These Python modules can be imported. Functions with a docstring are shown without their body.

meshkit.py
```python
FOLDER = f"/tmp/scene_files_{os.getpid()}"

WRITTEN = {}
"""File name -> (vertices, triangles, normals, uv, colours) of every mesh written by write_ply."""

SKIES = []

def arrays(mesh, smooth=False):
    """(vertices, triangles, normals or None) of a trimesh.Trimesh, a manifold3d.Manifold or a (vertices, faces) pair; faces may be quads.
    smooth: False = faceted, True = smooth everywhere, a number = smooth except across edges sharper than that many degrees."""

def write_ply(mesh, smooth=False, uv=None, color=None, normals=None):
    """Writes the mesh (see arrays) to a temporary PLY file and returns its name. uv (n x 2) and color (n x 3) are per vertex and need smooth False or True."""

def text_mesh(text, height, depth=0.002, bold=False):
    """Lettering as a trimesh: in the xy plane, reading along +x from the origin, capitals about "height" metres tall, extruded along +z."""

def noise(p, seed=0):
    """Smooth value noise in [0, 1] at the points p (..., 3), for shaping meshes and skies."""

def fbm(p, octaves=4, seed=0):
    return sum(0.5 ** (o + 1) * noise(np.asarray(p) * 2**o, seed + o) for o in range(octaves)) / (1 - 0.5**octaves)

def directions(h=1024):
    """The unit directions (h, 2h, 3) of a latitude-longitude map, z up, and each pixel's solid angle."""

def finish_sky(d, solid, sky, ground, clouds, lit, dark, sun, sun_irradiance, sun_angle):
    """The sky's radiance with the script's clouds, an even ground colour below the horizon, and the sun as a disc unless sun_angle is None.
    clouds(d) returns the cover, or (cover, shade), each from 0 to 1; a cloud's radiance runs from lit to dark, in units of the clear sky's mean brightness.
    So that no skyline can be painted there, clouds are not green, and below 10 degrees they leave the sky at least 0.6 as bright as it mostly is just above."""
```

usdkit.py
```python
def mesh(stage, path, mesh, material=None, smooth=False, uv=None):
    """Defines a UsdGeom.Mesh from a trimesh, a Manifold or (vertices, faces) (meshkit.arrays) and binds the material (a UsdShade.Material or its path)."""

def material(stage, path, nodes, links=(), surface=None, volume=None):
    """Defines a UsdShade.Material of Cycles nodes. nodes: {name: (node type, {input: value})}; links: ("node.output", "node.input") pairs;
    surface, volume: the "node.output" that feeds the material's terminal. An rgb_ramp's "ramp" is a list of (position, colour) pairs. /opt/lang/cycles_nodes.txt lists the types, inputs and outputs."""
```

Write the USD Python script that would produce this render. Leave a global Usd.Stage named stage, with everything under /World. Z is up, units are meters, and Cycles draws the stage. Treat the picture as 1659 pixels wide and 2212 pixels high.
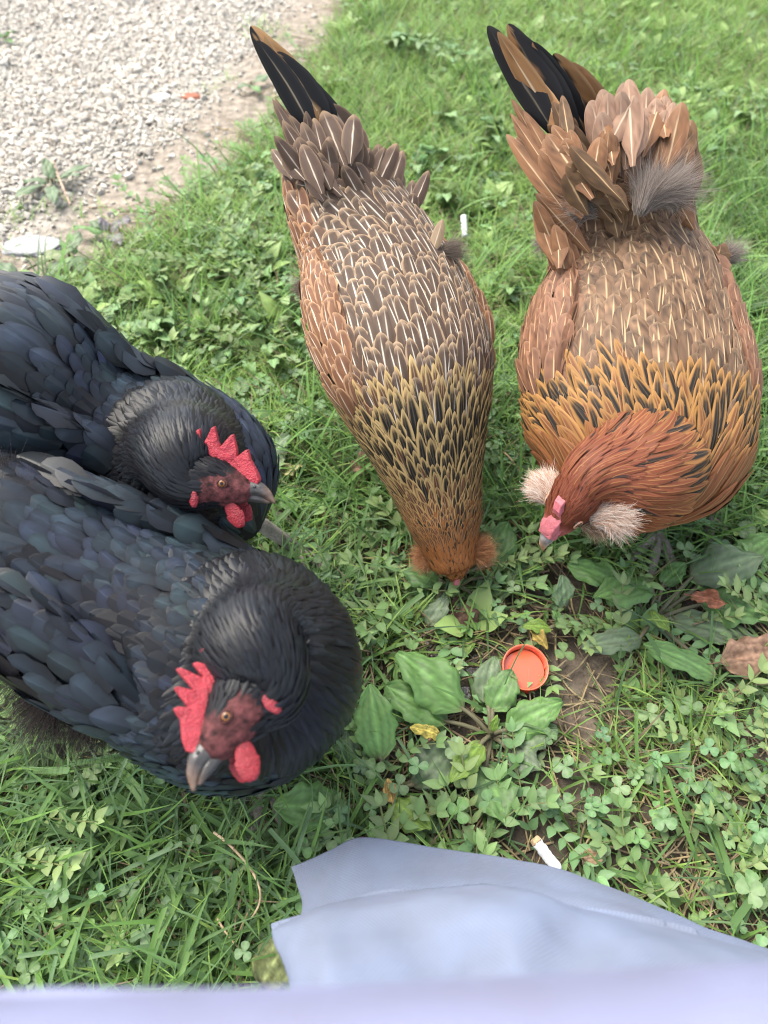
import math, random
import numpy as np, trimesh, usdkit, meshkit
import manifold3d as m3
from pxr import Usd, UsdGeom, UsdLux, UsdShade, Sdf, Gf, Vt
from scipy.interpolate import CubicSpline, PchipInterpolator
from scipy.ndimage import map_coordinates
from scipy.spatial import cKDTree
from shapely.geometry import Polygon

stage = Usd.Stage.CreateInMemory()
UsdGeom.SetStageUpAxis(stage, 'Z'); UsdGeom.SetStageMetersPerUnit(stage, 1.0)
UsdGeom.Xform.Define(stage, '/World'); UsdGeom.Scope.Define(stage, '/World/Looks')
rng = np.random.default_rng(7); random.seed(7)

# ------------------------------------------------------------------ camera, sky, sun
H, PITCH, TX = 0.65, math.radians(52.0), 0.54
CAM = np.array([0, 0, H]); FWD = np.array([0, math.cos(PITCH), -math.sin(PITCH)]); UPV = np.array([0, math.sin(PITCH), math.cos(PITCH)]); RGT = np.array([1.0, 0, 0])
cam = UsdGeom.Camera.Define(stage, '/World/camera')
cam.CreateFocalLengthAttr(6.86); cam.CreateHorizontalApertureAttr(6.86 * 2 * TX); cam.CreateVerticalApertureAttr(6.86 * 2 * TX * 4 / 3)
cam.CreateFStopAttr(1.75); cam.CreateFocusDistanceAttr(0.60); cam.CreateClippingRangeAttr(Gf.Vec2f(0.01, 1000))
cam.CreateExposureAttr(2.05)
m = Gf.Matrix4d(1.0)
m.SetRow(0, Gf.Vec4d(*RGT, 0)); m.SetRow(1, Gf.Vec4d(*UPV, 0)); m.SetRow(2, Gf.Vec4d(*(-FWD), 0)); m.SetRow(3, Gf.Vec4d(*CAM, 1))
UsdGeom.Xformable(cam).AddTransformOp().Set(m)
SUN = np.array([-0.42, 0.30, 0.86]); SUN /= np.linalg.norm(SUN)
sun = UsdLux.DistantLight.Define(stage, '/World/sun')
sun.CreateIntensityAttr(0.42); sun.CreateAngleAttr(50.0); sun.CreateNormalizeAttr(True); sun.CreateColorAttr(Gf.Vec3f(1.0, 0.93, 0.80))
zx = SUN; xx = np.cross([0, 1, 0], zx); xx /= np.linalg.norm(xx); yx = np.cross(zx, xx)
m = Gf.Matrix4d(1.0)
for r_, v_ in enumerate((xx, yx, zx)): m.SetRow(r_, Gf.Vec4d(*v_, 0))
UsdGeom.Xformable(sun).AddTransformOp().Set(m)
sky = UsdLux.DomeLight.Define(stage, '/World/sky')
sky.GetPrim().SetCustomDataByKey('kind', 'structure'); sky.GetPrim().SetCustomDataByKey('label', 'bright hazy daylight sky above the yard')
skym = usdkit.material(stage, '/World/Looks/sky_look', {
    's': ('sky_texture', {'sky_type': 'single_scattering', 'sun_disc': False, 'sun_elevation': float(math.asin(SUN[2])), 'sun_rotation': float(math.atan2(SUN[0], SUN[1])), 'aerosol_density': 3.0}),
    'h': ('hsv', {'saturation': 0.5}),
    'b': ('background_shader', {'strength': 0.15})}, [('s.color', 'h.color'), ('h.color', 'b.color')], surface='b.background')
UsdShade.MaterialBindingAPI.Apply(sky.GetPrim()).Bind(skym)

# ------------------------------------------------------------------ helpers
def ray(px, py): return FWD + RGT * ((px - 829.5) / 829.5 * TX) + UPV * ((1106 - py) / 829.5 * TX)
def at(px, py, z=0.0):
    r = ray(px, py); return CAM + r * ((z - H) / r[2])
def depth(p): return float((np.asarray(p) - CAM) @ FWD)
def mpp(p): return TX / 829.5 * depth(p)          # metres for one picture unit at that depth
def pix(p):
    d = np.asarray(p) - CAM; z = d @ FWD
    return np.stack([829.5 + (d @ RGT) / z / TX * 829.5, 1106 - (d @ UPV) / z / TX * 829.5], -1)
def nrm(v): v = np.asarray(v, float); return v / (np.linalg.norm(v, axis=-1, keepdims=True) + 1e-12)
def sstep(a, b, x): t = np.clip((x - a) / (b - a), 0, 1); return t * t * (3 - 2 * t)
def srgb(r, g, b):
    c = np.array([r, g, b]) / 255.0; return np.where(c <= 0.04045, c / 12.92, ((c + 0.055) / 1.055) ** 2.4)
COUNT = {}; ALB = 0.80
def path_of(name, parent='/World'):
    k = (str(parent), name); n = COUNT.get(k, 0); COUNT[k] = n + 1
    return f'{parent}/{name}' + (f'_{n:03d}' if n else '')
def tag(prim, label=None, cat=None, group=None, kind=None):
    p = prim.GetPrim() if hasattr(prim, 'GetPrim') else prim
    for k, v in (('label', label), ('category', cat), ('group', group), ('kind', kind)):
        if v: p.SetCustomDataByKey(k, v)
    return prim
def thing(name, label, cat, loc=(0, 0, 0), rotz=0.0, group=None):
    x = UsdGeom.Xform.Define(stage, path_of(name)); x.AddTranslateOp().Set(Gf.Vec3d(*map(float, loc)))
    if rotz: x.AddRotateZOp().Set(math.degrees(rotz))
    tag(x, label, cat, group); return x
def P_(parent): return '/World' if parent is None else str(parent.GetPath())
def obj(name, mesh, mat, parent=None, smooth=True, tint=None, label=None, kind=None, uv=None):
    g = usdkit.mesh(stage, path_of(name, P_(parent)), mesh, mat, smooth=smooth, uv=uv)
    if tint is not None:
        if mat not in (M['leaf'], M['grass']): tint = np.asarray(tint) * ALB
        UsdGeom.PrimvarsAPI(g).CreatePrimvar('tint', Sdf.ValueTypeNames.Color3fArray, 'vertex').Set(Vt.Vec3fArray.FromNumpy(np.ascontiguousarray(tint, np.float32)))
    tag(g, label=label, kind=kind); return g
def hairs(name, pts, r0, r1, cols, mat, parent=None, kind='stuff'):
    """pts (n, k, 3) strands."""
    n, k, _ = pts.shape
    c = UsdGeom.BasisCurves.Define(stage, path_of(name, P_(parent)))
    c.CreateTypeAttr('linear'); c.CreateCurveVertexCountsAttr(Vt.IntArray.FromNumpy(np.full(n, k, np.int32)))
    c.CreatePointsAttr(Vt.Vec3fArray.FromNumpy(pts.reshape(-1, 3).astype(np.float32)))
    w = np.broadcast_to(np.linspace(r0, r1, k)[None] * 2, (n, k)).reshape(-1)
    c.CreateWidthsAttr(Vt.FloatArray.FromNumpy(np.ascontiguousarray(w, np.float32))); c.SetWidthsInterpolation('vertex')
    UsdGeom.PrimvarsAPI(c).CreatePrimvar('tint', Sdf.ValueTypeNames.Color3fArray, 'uniform').Set(Vt.Vec3fArray.FromNumpy(np.ascontiguousarray(cols, np.float32)))
    UsdShade.MaterialBindingAPI.Apply(c.GetPrim()).Bind(mat); tag(c, kind=kind); return c
def mat(name, nodes, links, surface='p.BSDF'): return usdkit.material(stage, '/World/Looks/' + name, nodes, links, surface=surface)
def grid_faces(nv, nu, wrap=False):
    i, j = np.meshgrid(np.arange(nv - 1), np.arange(nu if wrap else nu - 1), indexing='ij'); k = (j + 1) % nu
    q = np.stack([i * nu + j, i * nu + k, (i + 1) * nu + k, (i + 1) * nu + j], -1).reshape(-1, 4)
    return np.vstack([q[:, [0, 1, 2]], q[:, [0, 2, 3]]])
def join(parts):
    """parts: (v, f, tint) list -> one."""
    V, F, T, n = [], [], [], 0
    for v, f, t in parts:
        V.append(v); F.append(f + n); T.append(np.broadcast_to(t, v.shape)); n += len(v)
    return np.vstack(V), np.vstack(F), np.vstack(T)
def tube(pts, rad, sides=6):
    p = np.asarray(pts, float); t = nrm(np.gradient(p, axis=0)); a = np.cross(t, [0.31, 0.2, 0.93]); a = nrm(a); b = np.cross(t, a)
    ang = np.arange(sides) * 2 * np.pi / sides; rad = np.broadcast_to(rad, (len(p),))
    v = p[:, None] + rad[:, None, None] * (np.cos(ang)[None, :, None] * a[:, None] + np.sin(ang)[None, :, None] * b[:, None])
    v = np.vstack([v.reshape(-1, 3), p[:1], p[-1:]]); f = grid_faces(len(p), sides, True); n = len(p) * sides; k = np.arange(sides)
    return v, np.vstack([f, np.stack([(k + 1) % sides, k, np.full(sides, n)], 1), np.stack([n - sides + k, n - sides + (k + 1) % sides, np.full(sides, n + 1)], 1)])
def sphere(c, r, seg=14): return m3.Manifold.sphere(float(r), seg).translate([float(x) for x in c])
def chain(pts, rad, seg=14):
    s = [sphere(p, r, seg) for p, r in zip(pts, rad)]
    out = m3.Manifold()
    for a, b in zip(s[:-1], s[1:]): out = out + m3.Manifold.batch_hull([a, b])
    return out
def to_tri(man):
    q = man.to_mesh(); return trimesh.Trimesh(np.asarray(q.vert_properties)[:, :3], np.asarray(q.tri_verts), process=True)
def to_man(tm): return m3.Manifold(m3.Mesh(np.asarray(tm.vertices, np.float32), np.asarray(tm.faces, np.uint32)))

# ------------------------------------------------------------------ materials
def tint_mat(name, rough=0.6, spec=0.4, transl=0.0, metallic=0.0, noise=None, extra=None, island=0.0, bump=None, sheen=0.0):
    n = {'a': ('attribute', {'attribute': 'tint'}), 'p': ('principled_bsdf', {'roughness': rough, 'specular_ior_level': spec, 'metallic': metallic, 'sheen_weight': sheen, 'sheen_roughness': 0.4})}
    l = []; col = 'a.color'
    if island:
        n |= {'g': ('geometry', {}), 'mi': ('map_range', {'to_min': 1 - island, 'to_max': 1 + island}), 'hi': ('hsv', {})}
        l += [('g.random_per_island', 'mi.value'), ('mi.result', 'hi.value'), (col, 'hi.color')]; col = 'hi.color'
    if noise:
        sc, amt = noise
        n |= {'tc': ('texture_coordinate', {}), 'nz': ('noise_texture', {'scale': sc, 'detail': 1.5}), 'mr': ('map_range', {'from_min': 0.3, 'from_max': 0.7, 'to_min': 1 - amt, 'to_max': 1 + amt}), 'hv': ('hsv', {})}
        l += [('tc.object', 'nz.vector'), ('nz.fac', 'mr.value'), ('mr.result', 'hv.value'), (col, 'hv.color')]; col = 'hv.color'
    if bump:
        n |= {'tb': ('texture_coordinate', {}), 'nb': ('noise_texture', {'scale': bump[0], 'detail': 2.0}), 'bp': ('bump', {'strength': bump[1], 'distance': bump[2]})}
        l += [('tb.object', 'nb.vector'), ('nb.fac', 'bp.height'), ('bp.normal', 'p.normal')]
    l.append((col, 'p.base_color')); surf = 'p.BSDF'
    if transl:
        n |= {'t': ('translucent_bsdf', {}), 'mx': ('mix_closure', {'fac': transl})}
        l += [(col, 't.color'), ('p.BSDF', 'mx.closure1'), ('t.BSDF', 'mx.closure2')]; surf = 'mx.closure'
    if extra: n |= extra[0]; l += extra[1]
    return mat(name, n, l, surf)
M = {}
M['feather'] = tint_mat('brown_feather', rough=0.65, spec=0.22)
M['black_feather'] = tint_mat('black_feather', rough=0.40, spec=0.20)
M['skin'] = tint_mat('hen_skin', rough=0.7, spec=0.15, noise=(500, 0.2), bump=(900, 0.5, 0.001))
M['comb'] = tint_mat('comb_skin', rough=0.5, spec=0.4, noise=(700, 0.16), bump=(1100, 0.9, 0.0012))
M['horn'] = tint_mat('beak_horn', rough=0.35, spec=0.5, noise=(260, 0.35), bump=(500, 0.25, 0.0006))
M['eye'] = tint_mat('hen_eye', rough=0.12, spec=0.35)
M['fluff'] = tint_mat('down_fluff', rough=0.75, spec=0.2, transl=0.25)
M['leaf'] = tint_mat('plant_leaf', rough=0.5, spec=0.3, transl=0.28, island=0.12)
M['grass'] = tint_mat('grass_blade', rough=0.5, spec=0.35, transl=0.42, island=0.35)
M['dry'] = tint_mat('dry_leaf', rough=0.75, spec=0.2, transl=0.1, noise=(160, 0.35), bump=(300, 0.5, 0.001))
M['stone'] = tint_mat('gravel_stone', rough=0.85, spec=0.2, noise=(220, 0.18), island=0.0, bump=(600, 0.4, 0.001), extra=({'oi': ('object_info', {}), 'om': ('map_range', {'to_min': 0.72, 'to_max': 1.15}), 'oh': ('hsv', {})}, [('oi.random', 'om.value'), ('om.result', 'oh.value'), ('hv.color', 'oh.color'), ('oh.color', 'p.base_color')]))
M['ground'] = tint_mat('soil', rough=0.95, spec=0.15, noise=(60, 0.35), bump=(140, 0.9, 0.006))
M['plastic'] = tint_mat('orange_plastic', rough=0.32, spec=0.5)
M['paper'] = tint_mat('white_paper', rough=0.7, spec=0.2, noise=(200, 0.06))

# ------------------------------------------------------------------ terrain
def gh(x, y):
    p = np.stack([np.asarray(x, float) * 6, np.asarray(y, float) * 6, np.zeros_like(np.asarray(x, float))], -1)
    return (meshkit.fbm(p, 3, 3) - 0.5) * 0.016
EDGE = np.array([at(a, b)[:2] for a, b in ((770, -120), (700, 20), (610, 170), (520, 285), (400, 395), (300, 470), (190, 545), (70, 600), (-120, 660))])
def edge_x(y):
    o = np.argsort(EDGE[:, 1]); return np.interp(y, EDGE[o, 1], EDGE[o, 0])
def off_edge(x, y):   # > 0 on the lawn, < 0 on the gravel, in metres, roughly across the edge
    d, _ = cKDTree(np.vstack([np.linspace(EDGE[i], EDGE[i + 1], 40) for i in range(len(EDGE) - 1)])).query(np.stack([x, y], -1))
    return np.where(x > edge_x(y), 1, -1) * np.where((y < EDGE[:, 1].min()), 1, 1) * d
def build_ground():
    def axis(lo, hi, step, far):
        g = np.arange(lo, hi + 1e-9, step); k = np.geomspace(0.1, far, 22)
        return np.concatenate([(lo - k)[::-1], g, hi + k])
    xs, ys = axis(-1.8, 1.8, 0.012, 60), axis(-0.4, 3.2, 0.012, 60)
    X, Y = np.meshgrid(xs, ys); near = sstep(6, 3, np.hypot(X, Y - 1))
    Z = gh(X, Y) * near
    o = off_edge(X.ravel(), Y.ravel()).reshape(X.shape) + (meshkit.fbm(np.stack([X * 9, Y * 9, X * 0], -1), 3, 9) - 0.5) * 0.16
    o = np.where((Y < EDGE[:, 1].min() - 0.02) & (X > -0.9), 0.5, o)
    soil = np.array([0.070, 0.056, 0.042]); dirt = np.array([0.22, 0.188, 0.150]); gra = np.array([0.27, 0.25, 0.215]); far = np.array([0.06, 0.10, 0.03])
    w1 = sstep(0.12, 0.02, o)[..., None]; w2 = sstep(-0.08, -0.20, o)[..., None]
    c = soil * (1 - w1) + dirt * w1; c = c * (1 - w2) + gra * w2
    th_ = (sstep(.05, .2, o) * (pix(np.stack([X, Y, Z], -1).reshape(-1, 3))[:, 1].reshape(X.shape) < 1150))[..., None] * near[..., None]; c = c * (1 - th_) + np.array([.125, .140, .060]) * th_
    fg = (sstep(3.2, 4.5, np.hypot(X, Y)) * sstep(0, 0.3, o))[..., None]; c = c * (1 - fg) + far * fg
    px = pix(np.stack([X, Y, Z], -1).reshape(-1, 3)).reshape(X.shape + (2,))
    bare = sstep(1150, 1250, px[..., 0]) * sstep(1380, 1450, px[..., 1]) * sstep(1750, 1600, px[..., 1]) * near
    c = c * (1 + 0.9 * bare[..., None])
    v = np.stack([X, Y, Z], -1).reshape(-1, 3); f = grid_faces(len(ys), len(xs))
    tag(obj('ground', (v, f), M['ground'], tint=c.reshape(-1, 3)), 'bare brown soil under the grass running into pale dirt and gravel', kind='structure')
build_ground()
# ------------------------------------------------------------------ lofts and feathers
class Loft:
    """A tapering tube of elliptic section from tail (s = 0) to head, as a surface S(s, theta); theta = 0 is its top."""
    def __init__(q, C, a, bu, bd, up0=(0, 0, 1), N=150, Mt=96, bump=None):
        C = np.asarray(C, float); t = np.concatenate([[0], np.cumsum(np.linalg.norm(np.diff(C, axis=0), axis=1))])
        fine = np.linspace(0, t[-1], 600); cs = CubicSpline(t, C)(fine)
        arc = np.concatenate([[0], np.cumsum(np.linalg.norm(np.diff(cs, axis=0), axis=1))]); q.len = arc[-1]
        tt = np.interp(np.linspace(0, q.len, N), arc, fine)
        c = CubicSpline(t, C)(tt); T = nrm(np.gradient(c, axis=0))
        A, BU, BD = (PchipInterpolator(t, x)(tt) for x in (a, bu, bd))
        U = np.zeros_like(T); u = np.asarray(up0, float)
        for i in range(N):
            u = u - T[i] * (u @ T[i]); u /= np.linalg.norm(u); U[i] = u
        R = np.cross(T, U); th = np.arange(Mt) * 2 * np.pi / Mt; q.th = th
        b = np.where(np.cos(th)[None] > 0, BU[:, None], BD[:, None])
        a_ = np.broadcast_to(A[:, None], b.shape).copy()
        if bump is not None:
            k = 1 + bump(np.linspace(0, 1, N)[:, None], th[None]); a_ = a_ * k; b = b * k
        q.P = c[:, None] + R[:, None] * (a_ * np.sin(th)[None])[..., None] + U[:, None] * (b * np.cos(th)[None])[..., None]
        q.c, q.T, q.N, q.M = c, T, N, Mt
        ds = np.gradient(q.P, axis=0); dt = np.gradient(np.concatenate([q.P[:, -2:], q.P, q.P[:, :2]], 1), axis=1)[:, 2:-2]
        n = np.cross(dt, ds); out = q.P - c[:, None]; n *= np.sign((n * out).sum(-1, keepdims=True) + 1e-12); q.n = nrm(n)
        q.per = np.linalg.norm(np.roll(q.P, -1, 1) - q.P, axis=-1).sum(1)
    def ev(q, s, th):
        i = np.asarray(s) / q.len * (q.N - 1); j = (np.asarray(th) % (2 * np.pi)) / (2 * np.pi) * q.M
        ic = np.clip(i, 0, q.N - 1); j0 = np.floor(j).astype(int); fj = (j - j0)[..., None]; i0 = np.clip(np.floor(ic).astype(int), 0, q.N - 2); fi = (ic - i0)[..., None]
        def bi(G): return (G[i0, j0 % q.M] * (1 - fi) + G[i0 + 1, j0 % q.M] * fi) * (1 - fj) + (G[i0, (j0 + 1) % q.M] * (1 - fi) + G[i0 + 1, (j0 + 1) % q.M] * fi) * fj
        over = ((i - ic) * q.len / (q.N - 1))[..., None]
        return bi(q.P) + over * np.where(i < 0, 1, 0)[..., None] * q.T[0], nrm(bi(q.n))
    def solid(q):
        v = np.vstack([q.P.reshape(-1, 3), q.c[:1], q.c[-1:]]); f = grid_faces(q.N, q.M, True); n = q.N * q.M; k = np.arange(q.M)
        f = np.vstack([f, np.stack([(k + 1) % q.M, k, np.full(q.M, n)], 1), np.stack([n - q.M + k, n - q.M + (k + 1) % q.M, np.full(q.M, n + 1)], 1)])
        t = trimesh.Trimesh(v, f, process=False)
        if t.volume < 0: t.invert()
        return to_man(t)

UC = {'fine': np.array([-1, -.88, -.74, -.4, -.11, 0, .11, .4, .74, .88, 1]), 'mid': np.array([-1, -.6, -.08, 0, .08, .6, 1]), 'low': np.array([-1, -.45, .0, .45, 1.])}
VC = {'fine': np.array([0, .3, .5, .68, .82, .91, .96, 1.0]), 'mid': np.array([0, .3, .55, .75, .88, .96, 1.]), 'low': np.array([0, .4, .7, .88, 1.])}
def prof(v, tip, b0=.55):   # half width along a feather; tip 0 = round, 1 = lance
    rnd = (b0 + (1 - b0) * sstep(0, .5, v)) * np.sqrt(np.clip(1 - (np.clip((v - .6) / .4, 0, 1)) ** 2.3, 0, 1))
    lan = (0.5 + 0.5 * sstep(0, .4, v)) * np.clip(1 - np.clip((v - .35) / .65, 0, 1) ** 1.5, 0, 1)
    return np.maximum(rnd * (1 - tip) + lan * tip, 0.015)
class Feathers:
    def __init__(q, tone=1.0): q.sets, q.tone = [], tone
    def tract(q, L, s0, s1, step, space, length, width, lift, color, res='fine', tip=0.0, th0=-2.6, th1=2.6, yaw=0.11, camber=0.18, base=-0.0002, name='feather', mask=None, seed=1, swirl=None):
        """step, space, length, width, lift: numbers or functions of (s / len, theta)."""
        r = np.random.default_rng(seed); F = lambda x, s, t: x(s / L.len, t) if callable(x) else np.full(np.shape(s), float(x))
        S, TH = [], []; s = s0 * L.len; k = 0
        while s < s1 * L.len:
            per = np.interp(s, np.linspace(0, L.len, L.N), L.per); n = max(3, int(per * (th1 - th0) / (2 * np.pi) / float(F(space, np.array([s]), np.array([0.0]))[0])))
            t = th0 + (th1 - th0) * ((np.arange(n) + (k % 2) * 0.5) / n)
            S.append(np.full(n, s)); TH.append(t); s += float(F(step, np.array([s]), np.array([0.0]))[0]); k += 1
        S, TH = np.concatenate(S), np.concatenate(TH); n = len(S)
        ln, wd, lf = F(length, S, TH), F(width, S, TH), F(lift, S, TH)
        S = S + r.normal(0, .20, n) * ln * .5; TH = TH + r.normal(0, 0.16, n) * wd * 2 / (L.per[np.clip((S / L.len * (L.N - 1)).astype(int), 0, L.N - 1)] / 6.28)
        ln = ln * r.uniform(.82, 1.16, n); wd = wd * r.uniform(.84, 1.16, n); lf = lf + r.normal(0, .0005, n)
        u, v = UC[res], VC[res]
        p, nn = L.ev(S[:, None] - v[None] * ln[:, None], TH[:, None] + (0 if swirl is None else swirl(S / L.len, TH)[:, None] * v[None]))
        if mask is not None:
            keep = mask(p[:, 0], nn[:, 0]); S, TH, ln, wd, lf, p, nn = (x[keep] for x in (S, TH, ln, wd, lf, p, nn)); n = len(S)
        d = nrm(np.gradient(p, axis=1)); bn = np.cross(nn, d); yw = r.normal(0, yaw, n)
        tipv = np.broadcast_to(np.asarray(tip(S / L.len, TH) if callable(tip) else tip, float), (n,))
        w = prof(v[None], tipv[:, None]) * wd[:, None]
        p = p + bn * (np.tan(yw)[:, None] * v[None] * ln[:, None])[..., None] + nn * (-base + (lf[:, None] * v[None] ** 1.3))[..., None]
        ser = r.normal(0, .08, (n, len(v), len(u))) * (np.abs(u) > .8)
        roll = r.normal(0, .07, n)
        X = p[:, :, None] + bn[:, :, None] * (w[..., None] * (u[None, None] + ser))[..., None] - nn[:, :, None] * (camber * w[..., None] * (u ** 2)[None, None] + roll[:, None, None] * w[..., None] * u[None, None])[..., None]
        X = X + nn[:, :, None] * (0.06 * w[..., None] * np.exp(-(u / .08) ** 2)[None, None])[..., None]
        q.add(X, color(S / L.len, TH, u, v, r), name)
    def add(q, X, col, name):
        n, nv, nu, _ = X.shape
        q.sets.append((X.reshape(n, -1, 3), np.broadcast_to(col, X.shape).reshape(n, -1, 3) * q.tone, grid_faces(nv, nu), name))
    def write(q, parent, material, limit):
        """The largest in view one by one, the rest as one part."""
        for name in dict.fromkeys(s[3] for s in q.sets):
            items = []
            for X, Cc, f, nm in q.sets:
                if nm != name: continue
                n1 = np.cross(X[:, f[:, 1]] - X[:, f[:, 0]], X[:, f[:, 2]] - X[:, f[:, 0]]).sum(1); face = np.abs((n1 * nrm(CAM - X.mean(1))).sum(-1))
                vis = ((X.mean(1) - CAM) @ FWD) ** 2; facing = (n1 * nrm(CAM - X.mean(1))).sum(-1)
                items += [(face[i] / vis[i], X[i], Cc[i], f) for i in range(len(X))]
            items.sort(key=lambda x: -x[0]); k = limit.get(name, 0)
            for _, X, Cc, f in items[:k]: obj(name, (X, f), material, parent, tint=Cc)
            if items[k:]:
                v, f, t = join([(X, f, Cc) for _, X, Cc, f in items[k:]])
                obj('plumage' if name == 'feather' else name + '_plumage', (v, f), material, parent, tint=t, kind='stuff')
    def single(q, B, T, hw, color, normal=None, tip=0.0, bend=0.0, camber=0.2, res='fine', name='tail_feather', lay=0.0, seed=0):
        """One long feather from B to T (3-D points)."""
        r = np.random.default_rng(seed); B, T = np.asarray(B, float), np.asarray(T, float); ax = T - B; ln = np.linalg.norm(ax)
        n = nrm(CAM - (B + T) / 2) if normal is None else nrm(normal); n = nrm(n - ax / ln * (n @ ax) / ln); b = np.cross(n, ax / ln)
        u = UC[res]; v = np.concatenate([VC[res], ]); v = np.sin(np.pi / 2 * np.linspace(0, 1, 13))
        w = prof(v, tip, .10) * hw
        X = B + ax * v[:, None, None] + b * (w[:, None] * (u[None] + r.normal(0, .02, (len(v), len(u)))) + bend * np.sin(np.pi * v)[:, None])[..., None] + n * (lay + v[:, None] * .002 - camber * w[:, None] * u[None] ** 2 + .05 * w[:, None] * np.exp(-(u / .08) ** 2)[None])[..., None]
        q.add(X[None], color(np.array([.0]), np.array([0.]), u, v, r), name)

def layers(base, *lay):
    c = base
    for mask, colr in lay: c = c * (1 - mask[..., None]) + np.asarray(colr) * mask[..., None]
    return c
def laced(center, lace, shaft, var=0.12, lw=0.72, shw=1.0, tipdark=0.0, mott=0.15, fluff=None):
    """Feather colouring: centre, pale edge, pale shaft. Colours may be functions of (s, theta)."""
    def f(s, th, u, v, r):
        n = len(s); G = lambda c: (c(s, th) if callable(c) else np.broadcast_to(np.asarray(c, float), (n, 3)))[:, None, None, :]
        k = r.uniform(1 - var, 1 + var, (n, 1, 1, 1)); U, V = np.abs(u)[None, None], v[None, :, None]
        c = G(center) * k * (1 + r.normal(0, mott, (n, len(v), len(u), 1)))
        e = np.maximum(sstep(lw, lw + .2, U), sstep(.86, .98, V)) * np.ones((n, 1, 1)) * sstep(.2, .45, V)
        e = e * r.uniform(.6, 1.0, (n, 1, 1))
        sh = np.exp(-(U / .06) ** 2) * np.clip((.97 - V) / .30, 0, 1) * np.ones((n, 1, 1)) * shw
        if tipdark: c = layers(c, (sstep(.75, .95, V) * sstep(.5, .1, U) * (r.uniform(0, 1, (n, 1, 1)) < tipdark), (0.02, 0.016, 0.013)))
        return np.clip(layers(c, (e, G(lace) * k), (np.clip(sh, 0, 1), G(shaft) * r.uniform(1.0, 1.7, (n, 1, 1, 1)))), 0, 2.0)
    return f
def striped(center, edge, shaft, black=0.4, var=0.15, dark=(0.012, 0.01, 0.009)):
    """Hackle feathers: dark or brown heart, bright edge."""
    def f(s, th, u, v, r):
        n = len(s); G = lambda c: (c(s, th) if callable(c) else np.broadcast_to(np.asarray(c, float), (n, 3)))[:, None, None, :]
        k = r.uniform(1 - var, 1 + var, (n, 1, 1, 1)); U, V = np.abs(u)[None, None], v[None, :, None]
        pb = black(s, th)[:, None, None] if callable(black) else black
        isb = (r.uniform(0, 1, (n, 1, 1)) < pb) * 1.0
        heart = G(center) * (1 - isb[..., None]) + np.asarray(dark) * isb[..., None]
        c = G(edge) * k * np.ones((n, len(v), len(u), 1))
        h = sstep(.74, .42, U) * sstep(.98, .78, V) * np.ones((n, 1, 1))
        c = layers(c, (h, heart * np.ones_like(c)), (.7 * np.exp(-(U / .07) ** 2) * sstep(1, .8, V) * np.ones((n, 1, 1)) * (1 - .75 * isb), G(shaft)))
        return np.clip(c, 0, 1)
    return f
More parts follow.
